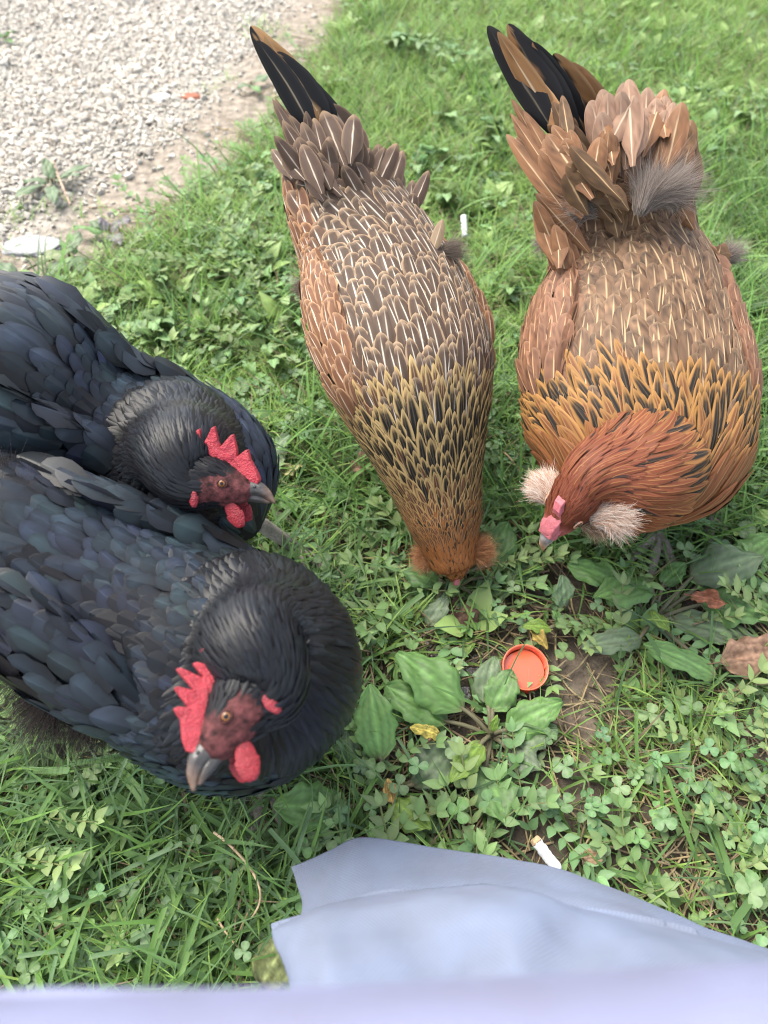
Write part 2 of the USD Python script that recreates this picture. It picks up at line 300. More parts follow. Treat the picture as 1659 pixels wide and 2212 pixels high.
def glossy_black(tone=1.0, blue=0.5):
    A, B_, Cc = np.array([.007, .0066, .008]), np.array([.024, .031, .054]), np.array([.018, .034, .037])
    def f(s, th, u, v, r):
        n = len(s); U, V = np.abs(u)[None, None, :, None], v[None, :, None, None]; q = np.stack([s * 7, np.cos(th) * 2.2, np.sin(th) * 2.2], -1)
        h = (.45 * sstep(.35, .65, meshkit.noise(q, 3)) + .55 * r.uniform(0, 1, n) ** 1.5)[:, None, None, None]; w = np.clip(meshkit.noise(q * 1.7 + 5, 9) * 1.3 - .15 + r.normal(0, .15, n), 0, 1)[:, None, None, None]
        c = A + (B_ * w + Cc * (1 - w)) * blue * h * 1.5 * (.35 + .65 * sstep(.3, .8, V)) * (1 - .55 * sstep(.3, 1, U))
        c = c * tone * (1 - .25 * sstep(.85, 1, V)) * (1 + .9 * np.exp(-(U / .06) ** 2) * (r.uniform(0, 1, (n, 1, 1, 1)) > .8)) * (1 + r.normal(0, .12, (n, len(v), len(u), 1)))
        return np.clip(c, 0, 1)
    return f

# ------------------------------------------------------------------ heads and legs
def frame(pos, f, u):
    f = nrm(f); u = np.asarray(u, float); u = nrm(u - f * (u @ f)); l = np.cross(u, f)
    m = np.eye(4); m[:3, 0], m[:3, 1], m[:3, 2], m[:3, 3] = f, l, u, pos; return m
def tm(M4, p): return np.asarray(p) @ M4[:3, :3].T + M4[:3, 3]
def head_loft(M4, k=1.0, back=-0.034):
    x = np.array([back, -.029, -.020, -.010, .003, .012, .0185, .0225]); a = np.array([.004, .0120, .0158, .0158, .0138, .0105, .0070, .003]); bu = np.array([.004, .0120, .0165, .0165, .0138, .0098, .0065, .003]); bd = np.array([.005, .0150, .0195, .0185, .016, .0125, .0085, .003])
    return Loft(tm(M4, np.stack([x * k, 0 * x, (-.0 + 0 * x) * k], 1)), a * k, bu * k, bd * k, up0=M4[:3, 2], N=60, Mt=64)
def beak(hen, M4, k, base, tipc):
    up = chain(tm(M4, np.array([[.0180, 0, .0005], [.024, 0, .0010], [.030, 0, -.001], [.0352, 0, -.0055]]) * k), np.array([.0060, .0047, .0031, .0011]) * k, 20)
    lo = chain(tm(M4, np.array([[.016, 0, -.0045], [.025, 0, -.0050], [.0315, 0, -.0060]]) * k), np.array([.0044, .0032, .0013]) * k, 20)
    for nm, b in (('upper_beak', up), ('lower_beak', lo)):
        t = to_tri(b.refine_to_length(.0015)); trimesh.smoothing.filter_taubin(t, iterations=6)
        x = ((np.asarray(t.vertices) - M4[:3, 3]) @ M4[:3, 0]) / k; w = sstep(.025, .035, x)[:, None]
        obj(nm, t, M['horn'], hen, tint=np.asarray(base) * (1 - w) + np.asarray(tipc) * w)
    for s in (-1, 1):
        t = to_tri(sphere(tm(M4, np.array([.0225, s * .0042, .0032]) * k), .0011 * k)); obj('nostril', t, M['horn'], hen, tint=np.full((len(t.vertices), 3), .008))
def eyes(hen, M4, k, iris, lid):
    for s in (-1, 1):
        c = tm(M4, np.array([.0035, s * .0118, .0035]) * k); out = nrm(M4[:3, 1] * s + M4[:3, 0] * .28 + M4[:3, 2] * .12)
        t = trimesh.creation.icosphere(4, .0031 * k); d = nrm(np.asarray(t.vertices)) @ out
        col = np.where((d > .92)[:, None], np.array([.004, .004, .004]), np.where((d > .80)[:, None], np.asarray(iris), np.array([.02, .012, .01])))
        t.apply_translation(c); obj('eye', t, M['eye'], hen, tint=col)
        a = np.linspace(0, 2 * np.pi, 25); e1 = M4[:3, 0]; e1 = nrm(e1 - out * (e1 @ out)); e2 = np.cross(out, e1)
        ring = c + out * .0017 * k + (np.cos(a)[:, None] * e1 * .0031 + np.sin(a)[:, None] * e2 * .0022) * k
        v, f = tube(ring, .00065 * k, 6); obj('eyelid', (v, f), M['skin'], hen, tint=np.broadcast_to(np.asarray(lid), v.shape))
def comb(hen, M4, k, outline, thick, lean=0.0, col=(.29, .018, .030)):
    pg = Polygon(np.asarray(outline) * k).buffer(.0007 * k).buffer(-.0003 * k)
    t = trimesh.creation.extrude_polygon(pg, thick * k, engine='earcut'); mn = to_man(t).refine_to_length(.0011 * k); t = to_tri(mn)
    v = np.asarray(t.vertices).copy(); v[:, 2] -= thick * k / 2
    base = v[:, 1].min(); hgt = np.clip((v[:, 1] - base) / (v[:, 1].max() - base), 0, 1)
    v[:, 2] *= 1.25 - .75 * hgt
    t = trimesh.Trimesh(v, t.faces, process=False); trimesh.smoothing.filter_taubin(t, iterations=12); v = np.asarray(t.vertices)
    nz = (meshkit.fbm(v * 260 / k, 3, 5) - .5) * .0022 * k
    loc = np.stack([v[:, 0], v[:, 2] + nz * np.sign(v[:, 2]) + lean * hgt ** 1.6 * k + .0016 * k * np.sin(v[:, 0] * 170 / k) * hgt, v[:, 1]], 1)
    c = np.asarray(col) * (1 + (meshkit.fbm(v * 500 / k, 2, 8) - .5)[:, None] * .5)
    obj('comb', (tm(M4, loc), t.faces), M['comb'], hen, tint=np.clip(c, 0, 1))
def lobe(hen, name, M4, k, c, r, ax, col):
    """A soft flap: ellipsoid of radii r, axes turned by ax (list of three local directions)."""
    t = trimesh.creation.icosphere(4, 1.0); v = np.asarray(t.vertices); v = v * (1 + (meshkit.fbm(v * 2.6 + 3, 3, 4) - .5)[:, None] * .16); v = v * np.where(v[:, [2]] < 0, 1.0, .85)
    A = np.stack([nrm(x) for x in ax], 0); loc = np.asarray(c) * k + (v * np.asarray(r) * k) @ A
    obj(name, (tm(M4, loc), t.faces), M['comb'], hen, tint=np.clip(np.asarray(col) * (1 + (meshkit.fbm(v * 6, 2, 2) - .5)[:, None] * .4), 0, 1))
def leg_bones(hock, foot, head, spread=0.5, k=1.0, raised=False):
    """Chains (points, radii) of a leg from inside the body to the toes; foot = point on the ground under the ankle, head = direction of the middle toe."""
    h = nrm(np.array([head[0], head[1], 0])); s = np.array([-h[1], h[0], 0]); foot = np.asarray(foot, float); out = [([hock, foot + [0, 0, .012]], [.0075 * k, .0062 * k])]
    for ang, L in ((-spread, .05), (0, .062), (spread, .05), (math.pi - .3, .026)):
        d = h * math.cos(ang) + s * math.sin(ang)
        out.append(([foot + [0, 0, .012], foot + d * L * .38 * k + [0, 0, .013], foot + d * L * .75 * k + [0, 0, .0085], foot + d * L * k + [0, 0, .004]], [.0062 * k, .0058 * k, .0048 * k, .003 * k]))
    return out
def claws(hen, foot, head, spread=0.5, k=1.0):
    h = nrm(np.array([head[0], head[1], 0])); s = np.array([-h[1], h[0], 0]); foot = np.asarray(foot, float)
    for ang, L in ((-spread, .05), (0, .062), (spread, .05), (math.pi - .3, .026)):
        d = h * math.cos(ang) + s * math.sin(ang)
        t = to_tri(chain([foot + d * L * k + [0, 0, .004], foot + d * (L * k + .006) + [0, 0, .004], foot + d * (L * k + .011) + [0, 0, .001]], [.0026 * k, .002, .0007], 10))
        obj('claw', t, M['horn'], hen, tint=np.full((len(t.vertices), 3), (.10, .085, .07)))
def body_mesh(hen, lofts, legs, color):
    mans = [l.solid() for l in lofts]; b = m3.Manifold()
    for x in mans: b = b + x
    segs = []
    for leg in legs:
        for pts, rad in leg:
            b = b + chain(pts, rad, 18).refine_to_length(.003)
            segs += [(np.linspace(np.asarray(p), np.asarray(q_), 12)) for p, q_ in zip(pts[:-1], pts[1:])]
    t = to_tri(b); v = np.asarray(t.vertices); c = color(v)
    if segs:
        dd, _ = cKDTree(np.vstack(segs)).query(v); w = (sstep(.013, .010, dd) * sstep(.10, .085, v[:, 2]))[:, None]
        n = (meshkit.noise(v * [400, 400, 250], 3) - .5)[:, None]
        c = c * (1 - w) + np.array([.19, .17, .14]) * (1 + n * .7) * w
    obj('body', t, M['skin'], hen, tint=c)
def tuft(hen, name, center, axis, n, L, spread, cols, r=0.00016, seed=3, dome=0.008, droop=0.3, squash=None, tone=.42):
    """A ball of soft down: strands that fan out round an axis."""
    n = int(n * 4.0); g = np.random.default_rng(seed); axis = nrm(axis); e_ = nrm(g.normal(0, 1, (n, 3))); d = nrm(axis + e_ * spread * .9 + g.normal(0, spread * .35, (n, 3))); c = np.asarray(center) + e_ * dome * g.uniform(.2, 1.3, (n, 1)) * (1 if squash is None else np.asarray(squash))
    k = np.linspace(0, 1, 6)[None, :, None]; ln = (L * g.uniform(.55, 1.1, n))[:, None, None]; side = g.normal(0, .22, (n, 1, 3))
    p = c[:, None] + d[:, None] * k * ln + side * ln * k ** 2 + np.array([0, 0, -1.0]) * droop * ln * k ** 2
    cc = np.asarray(cols); t = g.uniform(0, 1, (n, 1)) ** 1.2
    cc = cc * tone; hairs(name, p, r, r * .3, cc[0] * (1 - t) + cc[1] * t, M['fluff'], hen)

# ------------------------------------------------------------------ the hens
def stations(rows):
    C = np.array([at(r[0], r[1], r[2]) for r in rows]); a = np.array([r[3] * mpp(c) for r, c in zip(rows, C)]); return C, a
def end_caps(C, a, bu, bd, e0=.35, e1=.35):
    d0, d1 = nrm(C[0] - C[1]), nrm(C[-1] - C[-2])
    C = np.vstack([C[0] + d0 * a[0] * e0, C, C[-1] + d1 * a[-1] * e1])
    f = lambda x: np.concatenate([[x[0] * .12], x, [x[-1] * .12]])
    return C, f(a), f(bu), f(bd)
def wing_loft(L, s0, s1, th, half, thick):
    """A folded wing lying on the side of the body L."""
    s = np.linspace(s0, s1, 7) * L.len; p, n = L.ev(s, np.full(7, th)); k = np.sin(np.pi * np.linspace(.06, .94, 7)) ** .6
    return Loft(p - n * thick * .55, half * k, thick * 1.25 * k, thick * .8 * k, up0=n[0], N=60, Mt=48)
SINGLE = [(0, .0), (.09, .012), (.13, .0115)]
def single_comb(teeth, L0=-.030, L1=.022, base=.0185, low=.006, blade=.5):
    """Outline of a single comb in head coordinates (forward, up): teeth = list of (forward, up) tips from back to front."""
    pts = [(L1, .0005), (L1 + .002, .0075), (L1 - .001, .0125)]
    tips = sorted(teeth, key=lambda t: -t[0])
    for i, (x, y) in enumerate(tips):
        gap = .5 * min([abs(x - o[0]) for o in tips if o[0] != x]); pts.append((x + gap * .62, max(y * .76, base))); pts.append((x + .0005, y)); pts.append((x - .0009, y * .97))
        if i + 1 < len(tips):
            xm = (x + tips[i + 1][0]) / 2; pts.append((xm - .0004, max(base, min(y, tips[i + 1][1]) * .70)))
    pts += [(tips[-1][0] + .003, tips[-1][1] * .6), (L0 + .012, .010), (-.008, low), (.008, .006)]
    return pts

def off_eye(p, M4, k):
    q = (p - M4[:3, 3]) @ M4[:3, :3] / k; return ~(((q[:, 0] > -.002) & (q[:, 0] < .0175) & (np.abs(np.abs(q[:, 1]) - .012) < .006) & (np.abs(q[:, 2] - .003) < .0058)) | (q[:, 0] > .0165))
def hen_laced():
    hen = thing('hen', 'slim brown hen with cream laced feathers, head down pecking at the ground', 'hen', at(850, 700, 0))
    base = at(850, 700, 0); loc = UsdGeom.Xformable(hen).GetOrderedXformOps()[0]; loc.Set(Gf.Vec3d(0, 0, 0))
    rows = [(668, 318, .330, 72), (735, 420, .295, 135), (792, 515, .265, 154), (850, 640, .235, 176), (891, 780, .205, 186), (914, 885, .175, 158), (932, 975, .145, 124), (950, 1060, .115, 96), (965, 1130, .092, 78), (977, 1188, .072, 60), (985, 1226, .058, 46)]
    C, a = stations(rows); k = np.array([.55, .62, .75, .85, .95, .95, .95, .95, .95, .95, 1]); C, a, bu, bd = end_caps(C, a, a * k * .8, a * np.array([.6, .8, 1.05, 1.15, 1.15, 1.1, 1, 1, 1, 1, 1]), e1=.25)
    L = Loft(C, a, bu, bd, bump=lambda s, t: .07 * np.exp(-((np.abs((t + np.pi) % (2 * np.pi) - np.pi) - 1.75) / .35) ** 2) * np.exp(-((s - .40) / .16) ** 2))
    f = nrm(at(992, 1275, .018) - at(979, 1205, .062)); pos = at(982, 1222, .052)
    hd = frame(pos, nrm(f + np.array([0, -.12, -.55])), nrm(CAM - pos) + UPV * .2)
    print('mid hen', L.len, np.round(C[:, 2], 3), pos)
    Hl = head_loft(hd, .95)
    lay = lambda c: np.asarray(c)
    brown = lambda s, th: srgb(104, 82, 66) * (1 + 0 * s[:, None]) * (1 - .0) + (srgb(150, 100, 68) - srgb(116, 92, 74)) * (sstep(1.0, 1.6, np.abs(th)) * .9)[:, None]
    lace = lambda s, th: srgb(222, 188, 150) + (srgb(224, 172, 126) - srgb(222, 188, 150)) * sstep(.9, 1.5, np.abs(th))[:, None]
    F = Feathers(.44); up_ok = lambda p, n: (n * nrm(CAM - p)).sum(-1) > -.35
    h = .69
    F.tract(L, .03, h, lambda s, t: .0112 - .0015 * sstep(.3, .65, s) - .002 * sstep(.9, 1.5, np.abs(t)), lambda s, t: .0142 - .0016 * sstep(.35, .65, s), lambda s, t: .038 - .006 * sstep(.1, .6, s), lambda s, t: .0106 - .0012 * sstep(.2, .65, s) - .0015 * sstep(.9, 1.6, np.abs(t)), .0024,
            laced(brown, lace, srgb(240, 226, 205), mott=.1), tip=lambda s, t: .18 + .40 * sstep(.3, .68, s), mask=up_ok, seed=11)
    gold = lambda s, th: srgb(236, 200, 136) + (srgb(186, 118, 62) - srgb(236, 200, 136)) * sstep(.80, .97, s)[:, None]
    heart = lambda s, th: srgb(104, 66, 42) + (srgb(120, 66, 36) - srgb(104, 66, 42)) * sstep(.7, .95, s)[:, None]
    blk = lambda s, th: .95 * np.exp(-((s - .735) / .06) ** 2) + .55 * np.exp(-(th / .5) ** 2) * sstep(.7, .78, s) * sstep(.97, .85, s) + .12
    F.tract(L, h - .03, .93, lambda s, t: .0064 - .0028 * sstep(.78, .93, s), lambda s, t: .0078 - .0038 * sstep(.72, .93, s), lambda s, t: .040 - .026 * sstep(.74, .93, s), lambda s, t: .0068 - .0042 * sstep(.72, .93, s), .0030,
            striped(heart, gold, srgb(225, 200, 160), black=blk), tip=.75, mask=up_ok, name='hackle_feather', seed=12, yaw=.08)
    rust = lambda s, th: srgb(168, 100, 50) * (1 + 0 * s[:, None]); rust2 = lambda s, th: srgb(190, 124, 68) * (1 + 0 * s[:, None])
    F.tract(L, .86, 1.0, .0032, .0036, .0105, .0018, .0012, striped(rust, rust2, srgb(190, 130, 80), black=.1), res='low', tip=.6, base=.0, mask=up_ok, name='head_feather', seed=13)
    F.tract(Hl, .05, .80, .0030, .0034, .009, .0017, .0009, striped(rust, rust2, srgb(190, 130, 80), black=.06), res='low', tip=.6, base=.0, mask=lambda p, n: up_ok(p, n) & off_eye(p, hd, .95), name='head_feather', seed=14)
    # tail and its coverts
    tanc = laced(srgb(196, 146, 92), srgb(206, 160, 110), srgb(230, 200, 160), mott=.12); bk = laced((.012, .011, .012), (.03, .026, .024), srgb(210, 190, 160), shw=.6, mott=.1)
    def split(u_side):
        A, B_ = tanc, bk
        def f(s, th, u, v, r):
            a_, b_ = A(s, th, u, v, r), B_(s, th, u, v, r); edge = u[None, None, :, None] * u_side + .25 + r.normal(0, .16, (1, len(v), len(u), 1)); return np.where(edge > .2, b_, a_)
        return f
    cov = laced(srgb(118, 94, 78), srgb(190, 158, 126), srgb(235, 215, 190), mott=.08, lw=.8); pw = at(690, 250, .36)
    zt = .415
    N0 = nrm(CAM - pw)
    for i, (b, t, hw, c, tp, lay_) in enumerate([
        ((742, 330, .32), (668, 178, .375), 36, bk, .35, -.006), ((765, 340, .315), (712, 225, .36), 38, cov, .3, -.004), ((735, 325, .325), (640, 150, .39), 36, bk, .35, -.003),
        ((722, 320, .33), (598, 112, .405), 40, split(-1), .35, .0), ((712, 318, .33), (572, 78, zt), 38, tanc, .4, .002), ((698, 322, .33), (543, 58, zt + .005), 40, split(1), .3, .005), ((695, 330, .33), (556, 88, zt), 34, bk, .3, .004),
        ((690, 400, .31), (596, 215, .37), 34, cov, .5, .003), ((700, 410, .31), (612, 262, .36), 40, cov, .4, .006), ((690, 420, .31), (645, 300, .35), 44, cov, .2, .010), ((720, 430, .305), (680, 265, .355), 44, cov, .15, .011), ((752, 400, .31), (720, 262, .35), 52, cov, .12, .013),
        ((790, 400, .3), (765, 290, .335), 44, cov, .12, .010), ((820, 420, .29), (818, 320, .32), 42, cov, .15, .008), ((850, 450, .28), (858, 350, .305), 40, cov, .2, .007), ((720, 440, .3), (690, 335, .335), 40, cov, .2, .014), ((770, 440, .295), (745, 345, .325), 42, cov, .15, .014), ((660, 420, .31), (630, 340, .335), 34, cov, .25, .008), ((880, 480, .27), (890, 400, .29), 34, cov, .2, .007),
        ((928, 565, .262), (952, 488, .282), 27, laced(srgb(168, 142, 112), srgb(180, 152, 120), srgb(220, 200, 170), mott=.06), .1, .012)]):
        B, T = at(*b), at(*t)
        for q_ in range(1 if i < 7 or i == 19 else 6):
            g_ = np.random.default_rng(700 + i * 5 + q_); jb, jt = g_.normal(0, .006, 3) * (q_ > 0), (g_.normal(0, .009, 3) + (B - T) * g_.uniform(.08, .3)) * (q_ > 0)
            F.single(B + jb, T + jt, hw * (.86 if i < 7 else .50) * g_.uniform(.85, 1.1) * mpp((B + T) / 2), c, N0 if i < 9 else None, tip=tp + .12, lay=lay_ + (.004 if q_ else 0) * (q_ % 2 * 2 - 1), seed=i * 9 + q_, bend=-.004 if i < 7 else 0, camber=.35 if i > 6 else .2)
    for sg in (1, -1):
        W = wing_loft(L, .22, .66, sg * 1.62, .030, .012); wc = laced(lambda s, th: srgb(150, 104, 74) * (1 + 0 * s[:, None]), srgb(226, 178, 134), srgb(240, 220, 196), mott=.1)
        F.tract(W, .02, .97, .0098, .0110, .030, .0080, .0020, wc, tip=.22, th0=-1.9, th1=1.9, mask=up_ok, name='wing_feather', seed=90 + sg)
    F.write(hen, M['feather'], {'wing_feather': 120, 'feather': 260, 'hackle_feather': 200, 'tail_feather': 140})
    hip = at(880, 760, .10)
    legs = []
    for dx in (-.035, .035):
        foot = np.array([hip[0] + dx, hip[1] + .01, gh(hip[0] + dx, hip[1])]); lg = leg_bones(hip + [dx, .03, 0], foot, (-.1, -1)); legs.append(lg); claws(hen, foot, (-.1, -1))
    down = lambda v: .38 * np.where(((v - pos) @ hd[:3, 0] > -.02)[:, None], srgb(150, 84, 44), srgb(120, 92, 70)) * np.ones((len(v), 1))
    body_mesh(hen, [L, Hl], legs, down); beak(hen, hd, .95, (.08, .07, .06), (.22, .12, .06)); eyes(hen, hd, .95, (.45, .16, .03), (.2, .08, .05))
    comb(hen, hd, .95, [(.024, .001), (.024, .007), (.018, .0105), (.011, .0095), (.008, .006), (.01, .001)], .0085, col=(.38, .11, .11))
    muffc = [srgb(150, 92, 58), srgb(214, 164, 120)]
    for s in (-1, 1):
        c = tm(hd, [-.012, s * .016, -.004]); lobe(hen, 'ear_muff', hd, .95, (-.014, s * .0185, -.004), (.009, .0055, .0075), np.eye(3), srgb(170, 110, 72) * .42); tuft(hen, 'ear_muff_down', c, hd[:3, 1] * s * 1.0 - hd[:3, 0] * .25 + hd[:3, 2] * .1, 1500, .019, .42, muffc, seed=20 + s, dome=.005, droop=.1, tone=.55)
    g = np.random.default_rng(5)
    for c, ax, nn in (((955, 545, .268), (.6, .1, .2), 260), ((680, 625, .235), (-.7, -.1, .3), 220)): tuft(hen, 'down_tuft', at(*c), ax, nn, .020, .35, [srgb(120, 104, 92), srgb(172, 156, 140)], seed=30 + nn, dome=.004, droop=.2)

def hen_rufous():
    hen = thing('hen', 'broad rufous hen with gold neck ring, pale muffs and small pink comb', 'hen', (0, 0, 0))
    rows = [(1325, 345, .320, 138), (1338, 430, .295, 158), (1348, 510, .270, 166), (1370, 610, .245, 190), (1380, 730, .222, 213), (1384, 850, .200, 233), (1382, 945, .180, 231), (1372, 1030, .160, 200), (1358, 1090, .142, 140)]
    C, a = stations(rows); k = np.array([.6, .62, .66, .75, .8, .85, .9, .95, .95]); C, a, bu, bd = end_caps(C, a, a * k * .85, a * np.array([.7, .8, .95, 1., 1., .95, .95, .9, .9]), e1=.4)
    wing = lambda s, t: .09 * np.exp(-((np.abs((t + np.pi) % (2 * np.pi) - np.pi) - 1.7) / .38) ** 2) * np.exp(-((s - .58) / .2) ** 2) - .05 * np.exp(-((s - .27) / .06) ** 2)
    L = Loft(C, a, bu, bd, bump=wing)
    pos = at(1228, 1095, .205); tipb = at(1148, 1210, .160)
    hd = frame(pos, tipb - pos, nrm(CAM - pos) * 1.0 - RGT * .45 + UPV * .1)
    nb = [at(1392, 955, .186), at(1380, 1000, .198), at(1352, 1022, .210), at(1315, 1028, .218), tm(hd, [-.028, 0, -.003]), tm(hd, [-.008, 0, -.002])]; na = np.array([.050, .053, .048, .038, .0250, .0145])
    Nk = Loft(np.array(nb), na, na * .95, na * 1.05, up0=(0, .2, 1)); Hl = head_loft(hd, 1.25)
    print('right hen', L.len, Nk.len, np.linalg.norm(tipb - pos), np.round(C[:, 2], 3))
    F = Feathers(.38); vis = lambda p, n: (n * nrm(CAM - p)).sum(-1) > -.35
    ab = lambda th: np.abs((th + np.pi) % (2 * np.pi) - np.pi)
    back = lambda s, th: srgb(146, 112, 84) + (srgb(170, 112, 84) - srgb(146, 112, 84)) * sstep(.75, 1.35, ab(th))[:, None] + (srgb(150, 106, 72) - srgb(146, 112, 84)) * sstep(.4, .1, s)[:, None]
    lace = lambda s, th: srgb(176, 142, 108) + (srgb(190, 132, 100) - srgb(176, 142, 108)) * sstep(.7, 1.3, ab(th))[:, None]
    yc = pix(L.c)[:, 1]; sF = float(np.interp(925, yc, np.linspace(0, 1, L.N))); print('cape from', sF)
    F.tract(L, .06, sF + .06, lambda s, t: .0118 - .001 * sstep(.3, .6, s), lambda s, t: .0146 - .001 * sstep(.25, .55, s), lambda s, t: .038 - .004 * sstep(.2, .5, s), lambda s, t: .0106 - .0006 * sstep(.1, .5, s) - .001 * sstep(.9, 1.6, ab(t)), .0028,
            laced(back, lace, srgb(230, 196, 150), var=.26, tipdark=.5, mott=.34, lw=.84, shw=1.0), tip=lambda s, t: .10 + .25 * sstep(.3, .6, s), mask=vis, seed=41)
    gold = lambda s, th: srgb(206, 146, 78) + (srgb(152, 86, 54) - srgb(206, 146, 78)) * sstep(.50, .80, s)[:, None]
    heart = lambda s, th: srgb(158, 88, 48) + (srgb(140, 76, 48) - srgb(146, 86, 50)) * sstep(.3, .8, s)[:, None]
    blk = lambda s, th: .60 * sstep(.74, .54, s) + .16 * sstep(.95, .7, s)
    rim = lambda s, th: srgb(212, 156, 88) + (srgb(166, 98, 62) - srgb(212, 156, 88)) * sstep(sF + .10, sF + .22, s)[:, None]; hrt = lambda s, th: srgb(150, 92, 54) * (1 + 0 * s[:, None])
    F.tract(L, sF + .02, 1.0, .0068, .0098, .046, .0066, .0046, striped(hrt, rim, srgb(236, 190, 124), black=lambda s, th: .85 * sstep(sF + .17, sF + .06, s) + .05), tip=.6, mask=vis, name='hackle_feather', seed=47, yaw=.15, swirl=lambda s, th: .34 * np.sin(th + .2))
    F.tract(Nk, .14, .97, lambda s, t: .0066 - .0028 * sstep(.5, .95, s), lambda s, t: .0105 - .005 * sstep(.4, .95, s), lambda s, t: .048 - .032 * sstep(.60, .97, s), lambda s, t: .0070 - .0040 * sstep(.4, .95, s), lambda s, t: .0042 - .0024 * sstep(.4, .8, s),
            striped(heart, gold, srgb(228, 176, 110), black=blk), tip=.7, mask=vis, name='hackle_feather', seed=42, yaw=.16)
    rust, rust2 = lambda s, th: srgb(132, 62, 40) * (1 + 0 * s[:, None]), lambda s, th: srgb(158, 84, 54) * (1 + 0 * s[:, None])
    F.tract(Hl, .04, .80, .0030, .0036, .010, .0018, .0010, striped(rust, rust2, srgb(180, 110, 76), black=.05), res='low', tip=.6, base=.0, mask=lambda p, n: vis(p, n) & off_eye(p, hd, 1.25), name='head_feather', seed=44)
    F.tract(Nk, .80, 1.0, .0036, .0042, .013, .0022, .0014, striped(rust, rust2, srgb(190, 120, 80), black=.1), res='low', tip=.6, base=.0, mask=vis, name='head_feather', seed=45)
    tanc = laced(srgb(190, 138, 88), srgb(206, 160, 112), srgb(236, 206, 166), mott=.16); bk = laced((.014, .012, .013), (.03, .026, .024), srgb(200, 180, 150), shw=.4, mott=.1)
    bl = lambda side: (lambda s, th, u, v, r: np.where(u[None, None, :, None] * side + .1 + r.normal(0, .2, (1, len(v), len(u), 1)) > .1, bk(s, th, u, v, r), tanc(s, th, u, v, r)))
    pk = laced(srgb(192, 150, 122), srgb(214, 176, 148), srgb(242, 218, 186), mott=.2, lw=.85); cn = laced(srgb(168, 118, 80), srgb(192, 146, 108), srgb(240, 206, 160), mott=.2, lw=.85); dk = laced(srgb(128, 96, 64), srgb(160, 120, 84), srgb(226, 186, 136), mott=.2, lw=.85)
    N0 = nrm(CAM - at(1200, 250, .36)) + np.array([-.25, 0, 0])
    for i, (b, t, hw, c, tp, ly, up) in enumerate([
        ((1330, 300, .34), (1232, 142, .40), 34, tanc, .4, -.008, 0), ((1300, 300, .34), (1195, 122, .41), 34, bl(1), .4, -.006, 0), ((1275, 300, .345), (1150, 92, .42), 34, bl(-1), .4, -.003, 0), ((1260, 300, .35), (1118, 70, .425), 36, bk, .35, .0, 0),
        ((1240, 300, .35), (1098, 50, .43), 34, bl(-1), .35, .003, 0), ((1225, 300, .35), (1078, 62, .43), 30, tanc, .45, .006, 0), ((1215, 310, .35), (1056, 54, .43), 36, bk, .35, .004, 0), ((1240, 330, .345), (1165, 170, .39), 26, tanc, .6, .012, 0),
        ((1240, 430, .315), (1112, 215, .375), 34, cn, .5, .008, 0), ((1240, 480, .30), (1120, 260, .355), 40, cn, .5, .01, 0), ((1260, 350, .34), (1205, 225, .375), 34, dk, .3, .014, 0),
        ((1245, 560, .275), (1168, 420, .318), 40, cn, .35, .010, 0), ((1250, 600, .262), (1186, 500, .295), 40, cn, .3, .008, 0),
        ((1335, 380, .335), (1300, 205, .385), 50, pk, .1, .016, 1), ((1350, 380, .335), (1345, 200, .385), 52, pk, .1, .020, 1), ((1390, 370, .33), (1400, 208, .375), 46, pk, .15, .016, 1), ((1410, 380, .33), (1432, 240, .365), 46, pk, .15, .016, 1),
        ((1460, 410, .315), (1488, 285, .345), 46, dk, .2, .012, 1), ((1415, 400, .325), (1442, 252, .36), 50, cn, .1, .024, 1), ((1322, 415, .325), (1306, 285, .36), 40, cn, .05, .028, 1), ((1270, 400, .33), (1185, 290, .36), 44, cn, .2, .020, 1),
        ((1265, 450, .315), (1175, 325, .345), 46, cn, .15, .022, 1), ((1290, 440, .315), (1202, 360, .345), 44, dk, .1, .028, 1), ((1310, 470, .305), (1262, 395, .33), 40, dk, .1, .026, 1), ((1480, 460, .295), (1502, 330, .33), 40, dk, .2, .014, 1), ((1445, 440, .305), (1480, 310, .34), 40, cn, .2, .02, 1),
        ((1340, 500, .29), (1318, 425, .31), 36, dk, .2, .022, 1), ((1480, 520, .275), (1470, 430, .30), 34, cn, .3, .012, 1), ((1540, 600, .255), (1560, 540, .27), 40, dk, .3, .008, 1)]):
        B, T = at(*b), at(*t); nn = N0 if not up else nrm(CAM - (B + T) / 2) + np.array([0, .3, .2]); 
        for q_ in range(1 if i < 8 else 6):
            g_ = np.random.default_rng(800 + i * 5 + q_); jb, jt = g_.normal(0, .007, 3) * (q_ > 0), (g_.normal(0, .007, 3) + (B - T) * g_.uniform(.05, .38)) * (q_ > 0)
            F.single(B + jb, T + jt, hw * (.9 if i < 8 else .52) * g_.uniform(.85, 1.12) * mpp((B + T) / 2), c, nn + g_.normal(0, .07, 3), tip=tp + .10, lay=ly + (.004 if q_ else 0) * (q_ % 2 * 2 - 1), seed=50 + i * 9 + q_, camber=.4 if up else .2)
    for sg in (1, -1):
        W = wing_loft(L, .30, .76, sg * 1.40 if sg > 0 else -1.25, .034, .011); wc = laced(lambda s, th: srgb(160, 112, 84) * (1 + 0 * s[:, None]), srgb(186, 138, 106), srgb(228, 184, 140), mott=.22, var=.2)
        F.tract(W, .02, .97, .0100, .0115, .032, .0084, .0022, wc, tip=.18, th0=-1.9, th1=1.9, mask=vis, name='wing_feather', seed=95 + sg)
    F.write(hen, M['feather'], {'wing_feather': 120, 'feather': 270, 'hackle_feather': 220, 'tail_feather': 140})
    grey = [srgb(138, 124, 114), srgb(214, 198, 184)]
